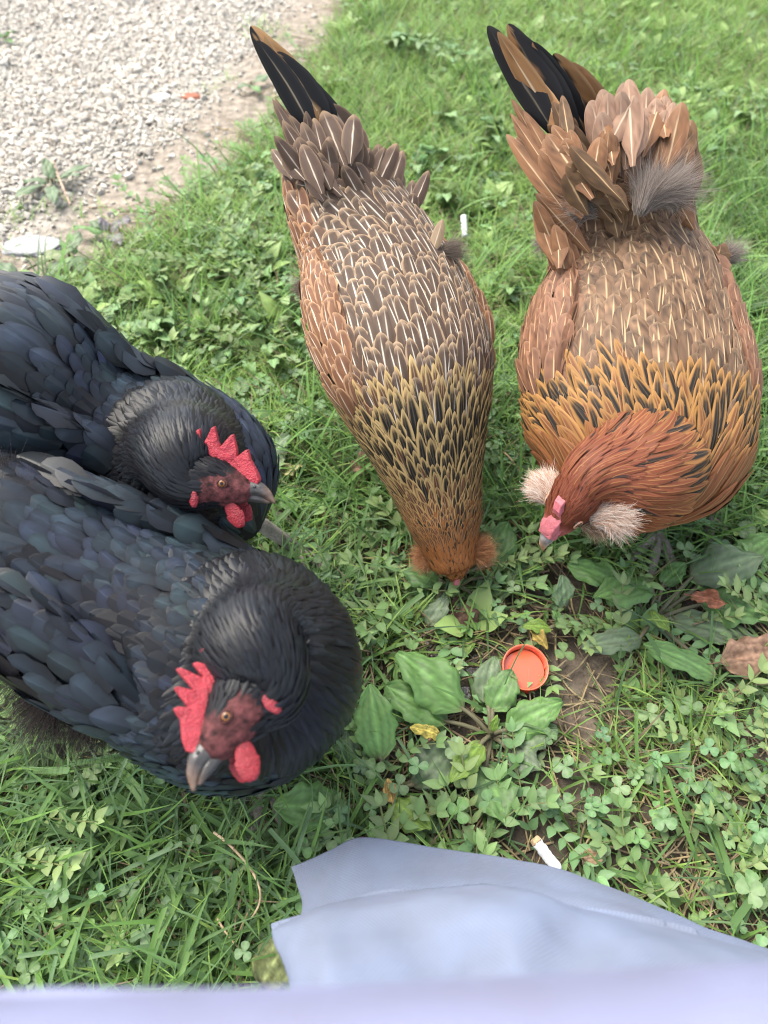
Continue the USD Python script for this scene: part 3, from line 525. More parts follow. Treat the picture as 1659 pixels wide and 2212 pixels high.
    for c, ax, nn, L_ in (((1400, 440, .325), (.75, .45, .55), 650, .045), ((1385, 450, .325), (.35, .7, .7), 350, .04), ((1285, 455, .315), (-.7, .1, .3), 260, .03), ((1560, 560, .262), (.5, .3, .3), 220, .022), ((1196, 520, .27), (-.9, .1, .1), 160, .016)):
        tuft(hen, 'down_tuft', at(*c), ax, nn, L_, .30, grey, seed=60 + nn, dome=.006, droop=.25)
    legs = []
    for i, (fx, fy, hx, hy) in enumerate(((1412, 1168, 1425, 1050), (1528, 1112, 1530, 1000))):
        foot = at(fx, fy, 0); foot[2] = gh(foot[0], foot[1]); lg = leg_bones(at(hx, hy, .10), foot, (-.35, -1), k=1.05); legs.append(lg); claws(hen, foot, (-.35, -1))
    def down(v):
        loc = (v - hd[:3, 3]) @ hd[:3, :3] / 1.25; c = np.ones((len(v), 1)) * srgb(140, 100, 70) * .36
        w = (sstep(-.03, -.02, loc[:, 0]))[:, None]; c = c * (1 - w) + srgb(136, 66, 44) * .36 * w
        w = (sstep(.008, .014, loc[:, 0]))[:, None]; return c * (1 - w) + srgb(190, 104, 96) * .45 * w
    body_mesh(hen, [L, Nk, Hl], legs, down); beak(hen, hd, 1.25, (.15, .14, .135), (.25, .12, .06)); eyes(hen, hd, 1.25, (.10, .05, .03), (.36, .2, .13))
    comb(hen, hd, 1.25, [(.022, .0015), (.0225, .0066), (.017, .0095), (.011, .0115), (.006, .0115), (.0015, .0165), (-.0035, .0185), (-.0065, .0165), (-.003, .0135), (-.001, .010), (.008, .004)], .0105, lean=.001, col=(.36, .095, .11))
    lobe(hen, 'comb_cushion', hd, 1.25, (.0150, 0, .0062), (.0085, .0078, .0046), np.eye(3), (.35, .095, .11))
    mc = [srgb(190, 136, 102), srgb(255, 248, 236)]
    for nm, c, ax, n, L_, sp, sd, rr, cols in (('ear_muff', (-.0075, .0205, -.009), (-1.0, .8, -.15), 2800, .028, .32, 71, (.0125, .006, .0090), mc), ('ear_muff', (.004, -.0215, -.009), (-.45, -1.0, -.1), 2000, .022, .36, 72, (.0095, .0055, .0085), mc), ('beard', (.002, .011, -.018), (-.5, .6, -1.0), 1800, .022, .40, 73, (.011, .010, .006), [srgb(150, 108, 82), srgb(226, 200, 170)])):
        c = np.asarray(c); lobe(hen, nm, hd, 1.12, c, rr, np.eye(3), srgb(170, 128, 100) * .42); tuft(hen, nm + '_down', tm(hd, c * 1.12), hd[:3, :3] @ nrm(ax), n, L_ * .68, sp, cols, seed=sd, dome=.0085, droop=.35, tone=.60)

def black_hen(hk, label, rows, ku, kd, neck, nw, pos, tip, upv, teeth, ck, seed, legs_px, limit, bump, tailf, ncut, toe=(0.2, -1), tufts=()):
    hen = thing('hen', label, 'hen', (0, 0, 0))
    C, a = stations(rows); C, a, bu, bd = end_caps(C, a, a * np.asarray(ku), a * np.asarray(kd), e1=.45)
    L = Loft(C, a, bu, bd, bump=bump); up_ = upv
    eye, k = pos, hk; r_ = nrm(tip - CAM); e_ = eye - CAM; D_ = .0372 * k; t_ = r_ @ e_; off = math.sqrt(max(D_ ** 2 - np.linalg.norm(e_ - r_ * t_) ** 2, 0)); tip = CAM + r_ * (t_ + off)
    print('head', label[:20], 'needed', np.linalg.norm(e_ - r_ * t_), 'have', D_)
    for _ in range(12):
        hd = frame(eye, tip - pos, up_); s_ = 1 if (hd[:3, 1] @ (CAM - eye)) > 0 else -1; f_ = hd[:3, 0] + hd[:3, 2] * .15; hd = frame(eye, f_, up_); pos = eye - hd[:3, :3] @ (np.array([.0045, s_ * .0150, .004]) * k)
    hd[:3, 3] = pos
    nb = np.array(neck + [tm(hd, [-.024, 0, -.003]), tm(hd, np.array([-.008, 0, -.002]) * k)]); na = np.asarray(list(nw) + [.0125 * k])
    Nk = Loft(nb, na, na * .92, na * 1.05, up0=(0, .1, 1)); Hl = head_loft(hd, k)
    print('black hen', L.len, Nk.len, 'head scale', k, np.round(C[:, 2], 3))
    vis = lambda p, n: (n * nrm(CAM - p)).sum(-1) > -.4
    loc = lambda p: (p - hd[:3, 3]) @ hd[:3, :3] / k
    bare = lambda p: (np.abs(loc(p)[:, 1]) > .006) & (loc(p)[:, 0] > -.007) & (loc(p)[:, 2] < .0068) & (loc(p)[:, 2] > -.010) | (loc(p)[:, 0] > .008)
    F = Feathers(.42)
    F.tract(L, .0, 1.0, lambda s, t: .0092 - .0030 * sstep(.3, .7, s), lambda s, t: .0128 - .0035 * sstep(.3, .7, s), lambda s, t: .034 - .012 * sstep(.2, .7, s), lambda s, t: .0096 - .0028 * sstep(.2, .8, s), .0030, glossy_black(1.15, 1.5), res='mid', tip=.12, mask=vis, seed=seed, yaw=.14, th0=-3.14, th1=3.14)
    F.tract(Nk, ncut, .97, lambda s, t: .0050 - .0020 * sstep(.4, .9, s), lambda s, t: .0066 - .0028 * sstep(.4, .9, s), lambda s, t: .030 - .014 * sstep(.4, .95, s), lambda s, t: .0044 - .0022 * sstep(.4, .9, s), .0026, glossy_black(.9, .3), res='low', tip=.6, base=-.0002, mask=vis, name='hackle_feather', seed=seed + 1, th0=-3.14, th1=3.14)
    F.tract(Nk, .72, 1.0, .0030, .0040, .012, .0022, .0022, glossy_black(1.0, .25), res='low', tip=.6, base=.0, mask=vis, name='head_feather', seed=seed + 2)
    F.tract(Hl, .03, .74, .0026, .0034, .0095, .0018, .0018, glossy_black(1.0, .25), res='low', tip=.6, base=.0, mask=lambda p, n: vis(p, n) & ~bare(p), name='head_feather', seed=seed + 3)
    for sg in (1, -1):
        W = wing_loft(L, .20, .70, sg * 1.15, .042, .012)
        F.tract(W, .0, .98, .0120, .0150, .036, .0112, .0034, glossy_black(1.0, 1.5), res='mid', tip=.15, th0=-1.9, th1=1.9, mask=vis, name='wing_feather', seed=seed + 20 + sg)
    for i, (b, t, hw, tp, ly) in enumerate(tailf):
        B, T = at(*b), at(*t); F.single(B, T, hw * mpp((B + T) / 2), glossy_black(1.1, 1.0), tip=tp, lay=ly, seed=seed + 10 + i, res='mid', camber=.3)
    F.write(hen, M['black_feather'], limit)
    for (px_, py_, z_), ax, n_, L_ in tufts: tuft(hen, 'down_tuft', at(px_, py_, z_), ax, n_, L_, .35, [srgb(58, 50, 50), srgb(110, 96, 92)], seed=seed + n_, dome=.010, droop=.3, tone=.30)
    legs = []
    for fx, fy, hx, hy, hz in legs_px:
        foot = at(fx, fy, 0); foot[2] = gh(foot[0], foot[1]); lg = leg_bones(at(hx, hy, hz), foot, toe, k=1.1); legs.append(lg); claws(hen, foot, toe, k=1.1)
    def down(v):
        q = loc(v); c = np.ones((len(v), 1)) * np.array([.007, .0065, .0075]); nz = meshkit.fbm(v * 300, 3, 2)[:, None]
        w = (sstep(-.013, -.006, q[:, 0]) * sstep(.011, .007, q[:, 2]) * sstep(.0045, .007, np.abs(q[:, 1])) * sstep(-.016, -.011, q[:, 2]) * (np.abs(q[:, 0]) < .05))[:, None]
        w = np.maximum(w, sstep(.007, .010, q[:, 0])[:, None] * ((np.linalg.norm(q, axis=1) < .032) & (np.abs(q[:, 2]) < .013))[:, None])
        return c * (1 - w) + np.array([.085, .026, .026]) * np.clip(2.6 * nz - .55, .05, 2) * w
    body_mesh(hen, [L, Nk, Hl], legs, down); beak(hen, hd, k, (.028, .026, .024), (.10, .06, .04)); eyes(hen, hd, k, (.20, .075, .015), (.06, .02, .018))
    comb(hen, hd, k, single_comb(teeth), .0052, lean=ck)
    for s in (-1, 1):
        lobe(hen, 'wattle', hd, k, (.0120, s * .0070, -.0165), (.0060, .0022, .0105), [(.8, 0, .6), (0, 1, 0), (-.6, 0, .8)], (.21, .011, .018))
        lobe(hen, 'earlobe', hd, k, (-.0135, s * .0150, -.0080), (.0036, .0022, .0078), [(1, 0, .2), (.15 * s, 1, 0), (-.2, 0, 1)], (.20, .014, .022))
    return hen, L, hd

def hens():
    hen_laced(); hen_rufous()
    T6 = [(-.0280, .0265), (-.0200, .0315), (-.0095, .0355), (.0025, .0325), (.0130, .0245)]
    toward = lambda p: nrm(CAM - p)
    pos = at(479, 1045, .285); tip = at(598, 1086, .252)
    rear = [(-210, 700, .31, 130), (-110, 745, .30, 180), (0, 800, .285, 205), (100, 860, .262, 190), (200, 915, .238, 168), (310, 965, .215, 185), (400, 1015, .20, 188), (470, 1070, .185, 165), (520, 1120, .17, 105)]
    ub = lambda s, t: .10 * np.exp(-((s - .33) / .10) ** 2) * np.exp(-((t + np.pi) % (2 * np.pi) - np.pi) ** 2 / 1.5)
    black_hen(1.07, 'black hen behind, only its head and back in view past the nearest black hen', rear, [.7, .75, .85, .8, .75, .8, .85, .9, .9], [.9] * 9,
              [at(300, 962, .208), at(368, 985, .224), at(392, 990, .252), at(396, 1000, .274)], [.056, .062, .045, .030, .0230], pos, tip, nrm(np.array([.45, 0, 0]) + UPV * .85) * .95 + toward(pos) * .34, T6, .0, 100,
              [(640, 1195, 560, 1130, .07), (540, 1080, 450, 1020, .10)], {'wing_feather': 120, 'feather': 200, 'hackle_feather': 100, 'tail_feather': 40}, ub,
              [], .16, toe=(.9, -.7))
    pos = at(487, 1548, .302); tip = at(412, 1712, .262)
    front = [(-230, 1060, .27, 90), (-120, 1110, .262, 140), (0, 1165, .248, 170), (110, 1225, .232, 195), (220, 1285, .215, 215), (330, 1345, .20, 232), (440, 1405, .188, 250), (540, 1470, .175, 245), (620, 1530, .162, 205), (668, 1570, .15, 140)]
    ub2 = lambda s, t: .15 * np.exp(-((s - .22) / .10) ** 2) * np.exp(-((t + np.pi) % (2 * np.pi) - np.pi) ** 2 / 1.5)
    black_hen(1.10, 'big black hen nearest the camera, red comb and orange eye towards the viewer', front, [.8, .85, .9, .85, .8, .8, .8, .85, .9, .9], [.9] * 10,
              [at(440, 1400, .186), at(530, 1430, .200), at(572, 1425, .232), at(560, 1400, .264), at(540, 1400, .288)], [.066, .078, .060, .040, .028, .0235], pos, tip, -RGT * .92 + toward(pos) * .36 - UPV * .02, [(-.0300, .0245), (-.0235, .0275), (-.0165, .0320), (-.0092, .0305), (-.0022, .0350), (.0055, .0300), (.0128, .0240)], .0, 200,
              [(478, 1628, 500, 1520, .09), (586, 1668, 590, 1550, .09)], {'wing_feather': 150, 'feather': 240, 'hackle_feather': 120, 'tail_feather': 40}, ub2,
              [], .24, toe=(-.2, -1), tufts=[((150, 1470, .16), (-.5, -.5, -.2), 420, .045), ((110, 1400, .18), (-.6, -.4, -.1), 300, .04), ((215, 1500, .15), (-.3, -.8, -.2), 380, .035), ((30, 1110, .27), (-.3, .3, .9), 380, .04), ((395, 1140, .24), (.5, .6, .5), 120, .03)])
hens()
# ------------------------------------------------------------------ ground cover
def scatter(name, label, cat, protos, pts, rot, scale, idx, kind='stuff', tilt=None):
    """One PointInstancer of small plants or stones: protos = list of ((v, f, tint), material)."""
    pi = UsdGeom.PointInstancer.Define(stage, path_of(name)); base = str(pi.GetPath())
    for (v, f, t), mt in protos:
        g = usdkit.mesh(stage, path_of('tuft_shape', base), (v, f), mt, smooth=True)
        UsdGeom.PrimvarsAPI(g).CreatePrimvar('tint', Sdf.ValueTypeNames.Color3fArray, 'vertex').Set(Vt.Vec3fArray.FromNumpy(np.ascontiguousarray(np.broadcast_to(t, v.shape) * (1 if mt in (M['leaf'], M['grass']) else ALB), np.float32)))
        pi.CreatePrototypesRel().AddTarget(g.GetPath())
    n = len(pts); pi.CreateProtoIndicesAttr(Vt.IntArray.FromNumpy(np.asarray(idx, np.int32)))
    pi.CreatePositionsAttr(Vt.Vec3fArray.FromNumpy(np.asarray(pts, np.float32)))
    if rot.ndim == 1: q = np.stack([np.cos(rot / 2), 0 * rot, 0 * rot, np.sin(rot / 2)], -1)
    else: q = rot
    pi.CreateOrientationsAttr(Vt.QuathArray([Gf.Quath(float(a), float(b), float(c), float(d)) for a, b, c, d in q]))
    s = np.repeat(np.asarray(scale, np.float32)[:, None], 3, 1) if np.ndim(scale) == 1 else np.asarray(scale, np.float32)
    pi.CreateScalesAttr(Vt.Vec3fArray.FromNumpy(s)); tag(pi, label, cat, kind=kind)
def blade(g, L, w, lean, az, base, tipcol, basecol, cut=False, droop=1.0, nseg=5):
    k = np.linspace(0, 1, nseg + 1); d = np.array([math.cos(az), math.sin(az), 0]); s = np.array([-d[1], d[0], 0])
    ang = lean + droop * k * .9; step = L / nseg; h = np.concatenate([[0], np.cumsum(np.sin(ang[:-1]) * step)]); z = np.concatenate([[0], np.cumsum(np.cos(ang[:-1]) * step)])
    z = np.maximum(z, .001 + .003 * k)
    wd = w * (np.minimum(1, .55 + k) * (1 if cut else np.clip(1.03 - k ** 2.2, .03, 1))); tw = g.normal(0, .5); fold = .35
    sb = g.normal(0, .22) * L
    c = np.asarray(base) + d * h[:, None] + s * (sb * k ** 2)[:, None] + np.array([0, 0, 1.0]) * z[:, None]; sv = s * math.cos(tw) + np.array([0, 0, 1]) * math.sin(tw) * .6
    v = np.stack([c - sv * wd[:, None] * .5, c + np.array([0, 0, -1]) * wd[:, None] * fold * .5, c + sv * wd[:, None] * .5], 1).reshape(-1, 3)
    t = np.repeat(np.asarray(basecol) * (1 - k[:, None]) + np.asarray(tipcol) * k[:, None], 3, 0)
    return v, grid_faces(nseg + 1, 3), t
def small_leaf(c, d, L, w, col, up=.25, fold=.2, nv=5, notch=False):
    """Small oval leaf from c along d."""
    d = nrm(d); s = nrm(np.cross([0, 0, 1.0], d) + 1e-9); n = np.cross(d, s); k = np.linspace(0, 1, nv)
    wd = w * (np.sin(np.pi * np.clip(k, .03, .97) ** (.75 if not notch else 1.25)) if not notch else np.array([.12, .62, .95, 1.0, .55])[:nv])
    p = np.asarray(c) + d * (k * L)[:, None] + n * (up * L * (k - k ** 2 * .9))[:, None]
    v = np.stack([p - s * wd[:, None] + n * (fold * wd)[:, None], p + (d * (-.12 * L) * (k[:, None] > .97) if notch else 0), p + s * wd[:, None] + n * (fold * wd)[:, None]], 1).reshape(-1, 3)
    col = np.asarray(col); t = np.repeat(np.broadcast_to(col, (nv, 3)) * np.ones((nv, 1)), 3, 0).copy(); t[1::3] *= 1.18
    return v, grid_faces(nv, 3), t
GREEN = np.array([.160, .310, .066]); LIME = np.array([.275, .405, .095]); BLUEG = np.array([.125, .225, .095]); DEEP = np.array([.055, .110, .034]); STRAW = np.array([.27, .215, .125])
def p_lawn(g, n=16, L=(.035, .065), w=(.0016, .003), rad=.016, pal=(GREEN, LIME), dry=.06, lean=(.35, 1.15)):
    out = []
    for _ in range(n):
        c = pal[0] + (pal[1] - pal[0]) * g.uniform(0, 1); c = STRAW * g.uniform(.7, 1.1) if g.uniform() < dry else c * g.uniform(.8, 1.2)
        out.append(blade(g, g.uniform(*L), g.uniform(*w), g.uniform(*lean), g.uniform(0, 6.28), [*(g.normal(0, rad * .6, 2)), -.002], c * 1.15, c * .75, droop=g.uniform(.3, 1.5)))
    return join(out)
def p_coarse(g, n=7, pal=(BLUEG, GREEN), L=(.04, .10), w=(.0022, .0048), dry=.035):
    out = []
    for _ in range(n):
        c = pal[0] + (pal[1] - pal[0]) * g.uniform(0, 1); c = STRAW * g.uniform(.7, 1.1) if g.uniform() < dry else c * g.uniform(.8, 1.25)
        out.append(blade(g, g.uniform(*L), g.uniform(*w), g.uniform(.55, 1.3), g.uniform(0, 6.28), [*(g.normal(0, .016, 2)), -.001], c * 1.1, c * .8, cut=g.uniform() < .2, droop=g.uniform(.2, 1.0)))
    return join(out)
def p_straw(g, n=9):
    out = []
    for _ in range(n):
        a = g.uniform(0, 6.28); c = STRAW * g.uniform(.45, 1.15) * np.array([1, g.uniform(.9, 1.05), g.uniform(.8, 1.1)]); L = g.uniform(.02, .07); b = np.array([*g.normal(0, .02, 2), g.uniform(.002, .008)])
        d = np.array([math.cos(a), math.sin(a), g.normal(0, .12)]); bend = np.array([-d[1], d[0], 0]) * g.normal(0, .12)
        k = np.linspace(0, 1, 5)[:, None]; v, f = tube(b + d * L * k + bend * L * k * (1 - k) * 4 * .5, g.uniform(.0004, .0011), 4); out.append((v, f, c))
    return join(out)
def clover_leaf(g, c, r, h, az, col, tiltv=.25):
    """Three leaflets with a pale chevron on a thin stalk; returns (leaflets, stalk)."""
    top = np.asarray(c) + np.array([g.normal(0, .012), g.normal(0, .012), h]); st = np.linspace(0, 1, 5)[:, None]
    stalk = tube(np.asarray(c) * (1 - st) + top * st + np.array([.004, .002, 0]) * np.sin(np.pi * st), .0006, 4); leafs = []
    tn = nrm(np.array([g.normal(0, tiltv), g.normal(0, tiltv) - .15, 1]))
    for q in range(3):
        a = az + q * 2.094 + g.normal(0, .12); d = np.array([math.cos(a), math.sin(a), 0]); d = nrm(d - tn * (d @ tn) + tn * .12)
        s = nrm(np.cross(tn, d)); n_ = np.cross(d, s); V, Tt = [], []; ks = np.array([0, .22, .45, .62, .78, .92, 1.0]); W = np.array([.08, .50, .80, .90, .86, .60, .22]); us = np.array([-1, -.5, 0, .5, 1])
        for k, w in zip(ks, W):
            for u in us:
                kk = k - (.10 if abs(u) < .2 and k > .95 else 0)
                V.append(top + d * r * kk * 1.15 + s * r * .62 * w * u + n_ * r * (.14 * abs(u) * w + .10 * k - .16 * k * k)); chev = math.exp(-((k - .52 + .16 * abs(u)) / .07) ** 2)
                Tt.append(np.asarray(col) * (1.0 + (.25 if u == 0 else 0)) * (1 - .45 * chev) + np.array([.20, .27, .16]) * .45 * chev)
        leafs.append((np.array(V), grid_faces(len(ks), 5), np.array(Tt)))
    return leafs, (stalk[0], stalk[1], np.array([.12, .16, .06]))
CLOV = np.array([.098, .175, .066])
def p_clover(g, n=6):
    out = []
    for _ in range(n):
        l, s = clover_leaf(g, [*g.normal(0, .016, 2), 0], g.uniform(.005, .0085), g.uniform(.014, .032), g.uniform(0, 6.28), CLOV * g.uniform(.8, 1.35) * np.array([g.uniform(.85, 1.25), 1, g.uniform(.8, 1.2)])); out += l + [s]
    return join(out)
def p_knot(g, n=3, col=(.11, .19, .065)):
    out = []
    for _ in range(n):
        a = g.uniform(0, 6.28); L = g.uniform(.04, .09); k = np.linspace(0, 1, 8)[:, None]; d = np.array([math.cos(a), math.sin(a), g.uniform(.05, .5)]); b = np.array([*g.normal(0, .012, 2), .003])
        cv = b + d * L * k + np.array([-d[1], d[0], .2]) * L * .25 * np.sin(np.pi * k * .7) * g.normal(0, 1); v, f = tube(cv, .0007, 4); out.append((v, f, np.array([.12, .14, .05])))
        c = np.asarray(col) * g.uniform(.75, 1.35) * np.array([g.uniform(.85, 1.3), 1, g.uniform(.8, 1.2)])
        for i in range(1, 8):
            for sgn in (-1, 1):
                t = nrm(cv[i] - cv[i - 1]); s = np.cross([0, 0, 1.], t) * sgn; out.append(small_leaf(cv[i], t * .6 + s * g.uniform(.5, 1.1) + np.array([0, 0, g.uniform(.0, .5)]), g.uniform(.008, .017), g.uniform(.0022, .0042), c * g.uniform(.85, 1.2)))
        out.append(small_leaf(cv[-1], d + np.array([0, 0, .3]), .012, .003, c * 1.3))
    return join(out)
def p_broad(g, n=5, col=(.12, .215, .075), L=(.02, .038)):
    out = []
    for q in range(n):
        a = q * 6.28 / n + g.normal(0, .3); d = np.array([math.cos(a), math.sin(a), g.uniform(.2, .8)]); l = g.uniform(*L); out.append(small_leaf(np.array([0, 0, .004]) + d * .008, d, l, l * g.uniform(.24, .36), np.asarray(col) * g.uniform(.8, 1.3), up=g.uniform(.1, .4), nv=7))
    return join(out)

# ------------------------------------------------------------------ where things stand (used to keep plants out of the way)
CAP_C = at(1133, 1444, .022); KEEP = [(CAP_C[:2], .046), (at(1183, 1850, .0)[:2], .035), (at(1003, 492, 0)[:2], .035), (at(1003, 560, 0)[:2], .03)]
def visible_points(g, n, lo=(-1.6, -.2), hi=(1.7, 2.9), m=140):
    xy = g.uniform(lo, hi, (n, 2)); z = gh(xy[:, 0], xy[:, 1]); p = np.column_stack([xy, z]); q = pix(p)
    ok = ((p - CAM) @ FWD > .05) & (q[:, 0] > -m) & (q[:, 0] < 1659 + m) & (q[:, 1] > -m) & (q[:, 1] < 2212 + m)
    p, q = p[ok], q[ok]; return p, q, off_edge(p[:, 0], p[:, 1])
def choose(g, p, prob, keep=True):
    ok = g.uniform(0, 1, len(p)) < prob
    if keep:
        C_, R_ = np.array([c for c, r in KEEP]), np.array([r for c, r in KEEP]); d, j = cKDTree(C_).query(p[:, :2], k=min(6, len(KEEP)))
        ok &= (d > R_[j]).all(1)
    return ok
def ground_cover():
    g = np.random.default_rng(101); nz = lambda p, s, o=0: meshkit.fbm(np.column_stack([p[:, :2] * s, np.full(len(p), o)]), 2, 6)
    dens = lambda name, per, prob: None
    def place(name, label, cat, makers, mt, per_m2, prob, scale=(.8, 1.25), seed=1):
        gg = np.random.default_rng(seed); p, q, o = visible_points(gg, int(per_m2 * 3.3 * 3.1)); pr = prob(p, q, o); ok = choose(gg, p, pr); p = p[ok]; n = len(p)
        protos = [(mk, mt) for mk in makers]; scatter(name, label, cat, protos, p, gg.uniform(0, 6.283, n), gg.uniform(*scale, n), gg.integers(0, len(protos), n)); return n
    up = lambda q: sstep(1250, 1000, q[:, 1]); fr = lambda q: sstep(1000, 1250, q[:, 1]) * sstep(560, 760, q[:, 0]); fl = lambda q: sstep(1150, 1350, q[:, 1]) * sstep(800, 600, q[:, 0])
    lawn = lambda o: sstep(.02, .16, o); bare = lambda q: 1 - .9 * np.exp(-((q[:, 0] - 1430) / 110) ** 2 - ((q[:, 1] - 1540) / 75) ** 2) - .0
    midl = lambda q: sstep(760, 600, q[:, 0]) * sstep(1150, 900, q[:, 1])
    N = []
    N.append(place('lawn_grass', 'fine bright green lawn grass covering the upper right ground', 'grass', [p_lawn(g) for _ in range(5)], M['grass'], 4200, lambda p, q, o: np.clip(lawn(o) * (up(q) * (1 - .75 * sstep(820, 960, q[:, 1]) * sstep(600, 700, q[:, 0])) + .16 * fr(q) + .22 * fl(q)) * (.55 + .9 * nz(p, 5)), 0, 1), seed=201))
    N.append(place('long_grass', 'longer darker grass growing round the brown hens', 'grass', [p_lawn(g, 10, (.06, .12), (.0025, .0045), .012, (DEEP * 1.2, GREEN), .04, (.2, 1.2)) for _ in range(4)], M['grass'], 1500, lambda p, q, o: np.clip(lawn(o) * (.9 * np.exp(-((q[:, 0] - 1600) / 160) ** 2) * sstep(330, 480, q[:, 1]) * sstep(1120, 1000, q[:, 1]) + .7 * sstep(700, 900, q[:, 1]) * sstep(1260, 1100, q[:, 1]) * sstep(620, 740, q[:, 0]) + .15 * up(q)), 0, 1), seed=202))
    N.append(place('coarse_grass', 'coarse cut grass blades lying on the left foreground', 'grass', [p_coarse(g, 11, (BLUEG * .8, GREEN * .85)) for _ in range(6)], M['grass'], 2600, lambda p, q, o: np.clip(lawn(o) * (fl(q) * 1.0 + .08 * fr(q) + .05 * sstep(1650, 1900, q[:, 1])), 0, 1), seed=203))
    N.append(place('dry_straw', 'dry straw bits and dead stems littering the soil', 'straw', [p_straw(g) for _ in range(4)], M['dry'], 1500, lambda p, q, o: np.clip(sstep(-.05, .05, o) * (.7 * fr(q) + .55 * fl(q) + .10 * up(q)), 0, 1), seed=204))
    N.append(place('clover', 'low clover growing through the grass', 'clover', [p_clover(g) for _ in range(5)], M['leaf'], 1700, lambda p, q, o: np.clip(lawn(o) * bare(q) * (.13 * sstep(1560, 1720, q[:, 1]) * fr(q) + .07 * fl(q) + .04 * fr(q) + .30 * up(q) * (nz(p, 6, 3) > .54)), 0, 1), seed=205))
    N.append(place('knotweed', 'small leaved knotweed sprigs on the trodden soil', 'weeds', [p_knot(g) for _ in range(5)], M['leaf'], 1700, lambda p, q, o: np.clip(sstep(.01, .08, o) * bare(q) * (.30 * fr(q) + .10 * fl(q) + .22 * midl(q)), 0, 1), seed=206))
    N.append(place('broad_leaf_weeds', 'broad leaved weeds mixed into the lawn', 'weeds', [p_broad(g) for _ in range(4)] + [p_broad(g, 4, (.20, .29, .09), (.025, .045)) for _ in range(2)], M['leaf'], 420, lambda p, q, o: np.clip(lawn(o) * (.6 * up(q) * (nz(p, 4, 7) > .47) + .5 * midl(q) + .12 * fl(q) + .06 * fr(q)), 0, 1), seed=207))
    N.append(place('edge_grass', 'thin grass tufts growing out of the dirt and gravel edge', 'grass', [p_lawn(g, 12, (.02, .045), (.0014, .0026), .02, (GREEN * 1.2, LIME * 1.1), .15) for _ in range(3)], M['grass'], 900, lambda p, q, o: np.clip(sstep(-.30, -.02, o) * sstep(.2, .03, o) * .3 * (nz(p, 7, 5) > .56), 0, 1), seed=208))
    print('cover', N)

def gravel():
    g = np.random.default_rng(77); protos = []
    for i in range(9):
        h = trimesh.convex.convex_hull(nrm(g.normal(0, 1, (13, 3))) * g.uniform(.75, 1.05, (13, 1)) * np.array([1, g.uniform(.65, 1), g.uniform(.45, .75)])); t = h.subdivide(); v = np.asarray(t.vertices); v = v * .9 + nrm(v) * .1 * np.linalg.norm(v, axis=1).mean()
        c = np.array([[.45, .42, .36], [.41, .38, .33], [.48, .45, .39], [.37, .335, .28], [.42, .36, .29]][i % 5]); protos.append(((v, np.asarray(t.faces), c), M['stone']))
    p, q, o = visible_points(g, 150000, lo=(-1.7, .5), hi=(.5, 2.9)); o = o + (meshkit.fbm(p * np.array([7, 7, 0]), 3, 12) - .5) * .14
    ok = g.uniform(0, 1, len(p)) < sstep(-.09, -.24, o) * .95 + .07 * sstep(.0, -.1, o) + .010 * sstep(.25, 0, o); p = p[ok]; n = len(p); s = np.clip(np.exp(g.normal(math.log(.0046), .40, n)), .002, .015)
    p[:, 2] += s * .25; qd = g.normal(0, 1, (n, 4)); qd[:, 1:3] *= .35; qd = nrm(qd)
    scatter('gravel', 'pale crushed limestone gravel drive in the upper left corner', 'gravel', protos, p, qd, s, g.integers(0, len(protos), n)); print('stones', n)
gravel()

# ------------------------------------------------------------------ plantains and other single plants
def leaf_mesh(B, T, hw, g, arch=.18, wave=.22, col=(.07, .135, .04), dusty=0.0, roll=0.0, nu=17, nv=26, fold=.22, vein=1.0):
    B, T = np.asarray(B, float), np.asarray(T, float); ax = T - B; L = np.linalg.norm(ax); d = ax / L; s = nrm(np.cross([0, 0, 1.0], d)); s = s * math.cos(roll) + np.array([0, 0, 1]) * math.sin(roll); n = np.cross(d, s)
    k, u = np.linspace(0, 1, nv), np.linspace(-1, 1, nu); w = hw * np.sin(np.pi * np.clip(k * .97 + .012, 0, 1) ** .80) ** .72; ph = g.uniform(0, 6.28, 4)
    edge = 1 + .09 * np.sin(k[:, None] * 23 + ph[0] + (u[None] > 0) * 2) * np.abs(u)[None] ** 3 + .03 * np.sin(k[:, None] * 51 + ph[1])
    vv = np.abs(((u[None] * 2.5) + 5.5) % 1 - .5) * 2   # 0 on a vein line
    ribs = np.cos(u[None] * np.pi * 5) * .028 * hw * np.sin(np.pi * k)[:, None] * vein
    h = arch * L * (k - k ** 2)[:, None] * 1.6 + fold * w[:, None] * np.abs(u)[None] ** 1.4 - .30 * w[:, None] * np.abs(u)[None] ** 4 + ribs + wave * hw * np.sin(k[:, None] * 9 + ph[2] + u[None] * 2) * np.abs(u)[None] ** 1.5 + .05 * hw * np.sin(k[:, None] * 17 + ph[3] + u[None] * 5)
    X = B + d * (k * L)[:, None, None] + s * (w[:, None] * u[None] * edge)[..., None] + n * h[..., None]; X[..., 2] = np.maximum(X[..., 2], .003)
    col = np.asarray(col) * (1 + g.normal(0, .10, (nv, nu, 1))); mid = np.exp(-(u[None] / .09) ** 2)[..., None] * np.ones((nv, 1, 1)); veins = (np.cos(u * np.pi * 5)[None, :, None] < -.70) * .32 + 0 * k[:, None, None]
    c = col * (1 + .45 * mid - veins * .7); du = (meshkit.fbm(X * 60, 3, 4)[..., None] > .54) * dusty * .35 + dusty * .10; c = c * (1 - du) + np.array([.17, .175, .15]) * du
    c = c * (1 - .5 * (sstep(.12, 0, k)[:, None, None])) + np.array([.14, .12, .07]) * .5 * sstep(.12, 0, k)[:, None, None]
    return X.reshape(-1, 3), grid_faces(nv, nu), np.clip(c, 0, 1).reshape(-1, 3)
PG, PD, PY, PGR = (.105, .205, .058), (.070, .140, .042), (.15, .235, .046), (.115, .170, .085)
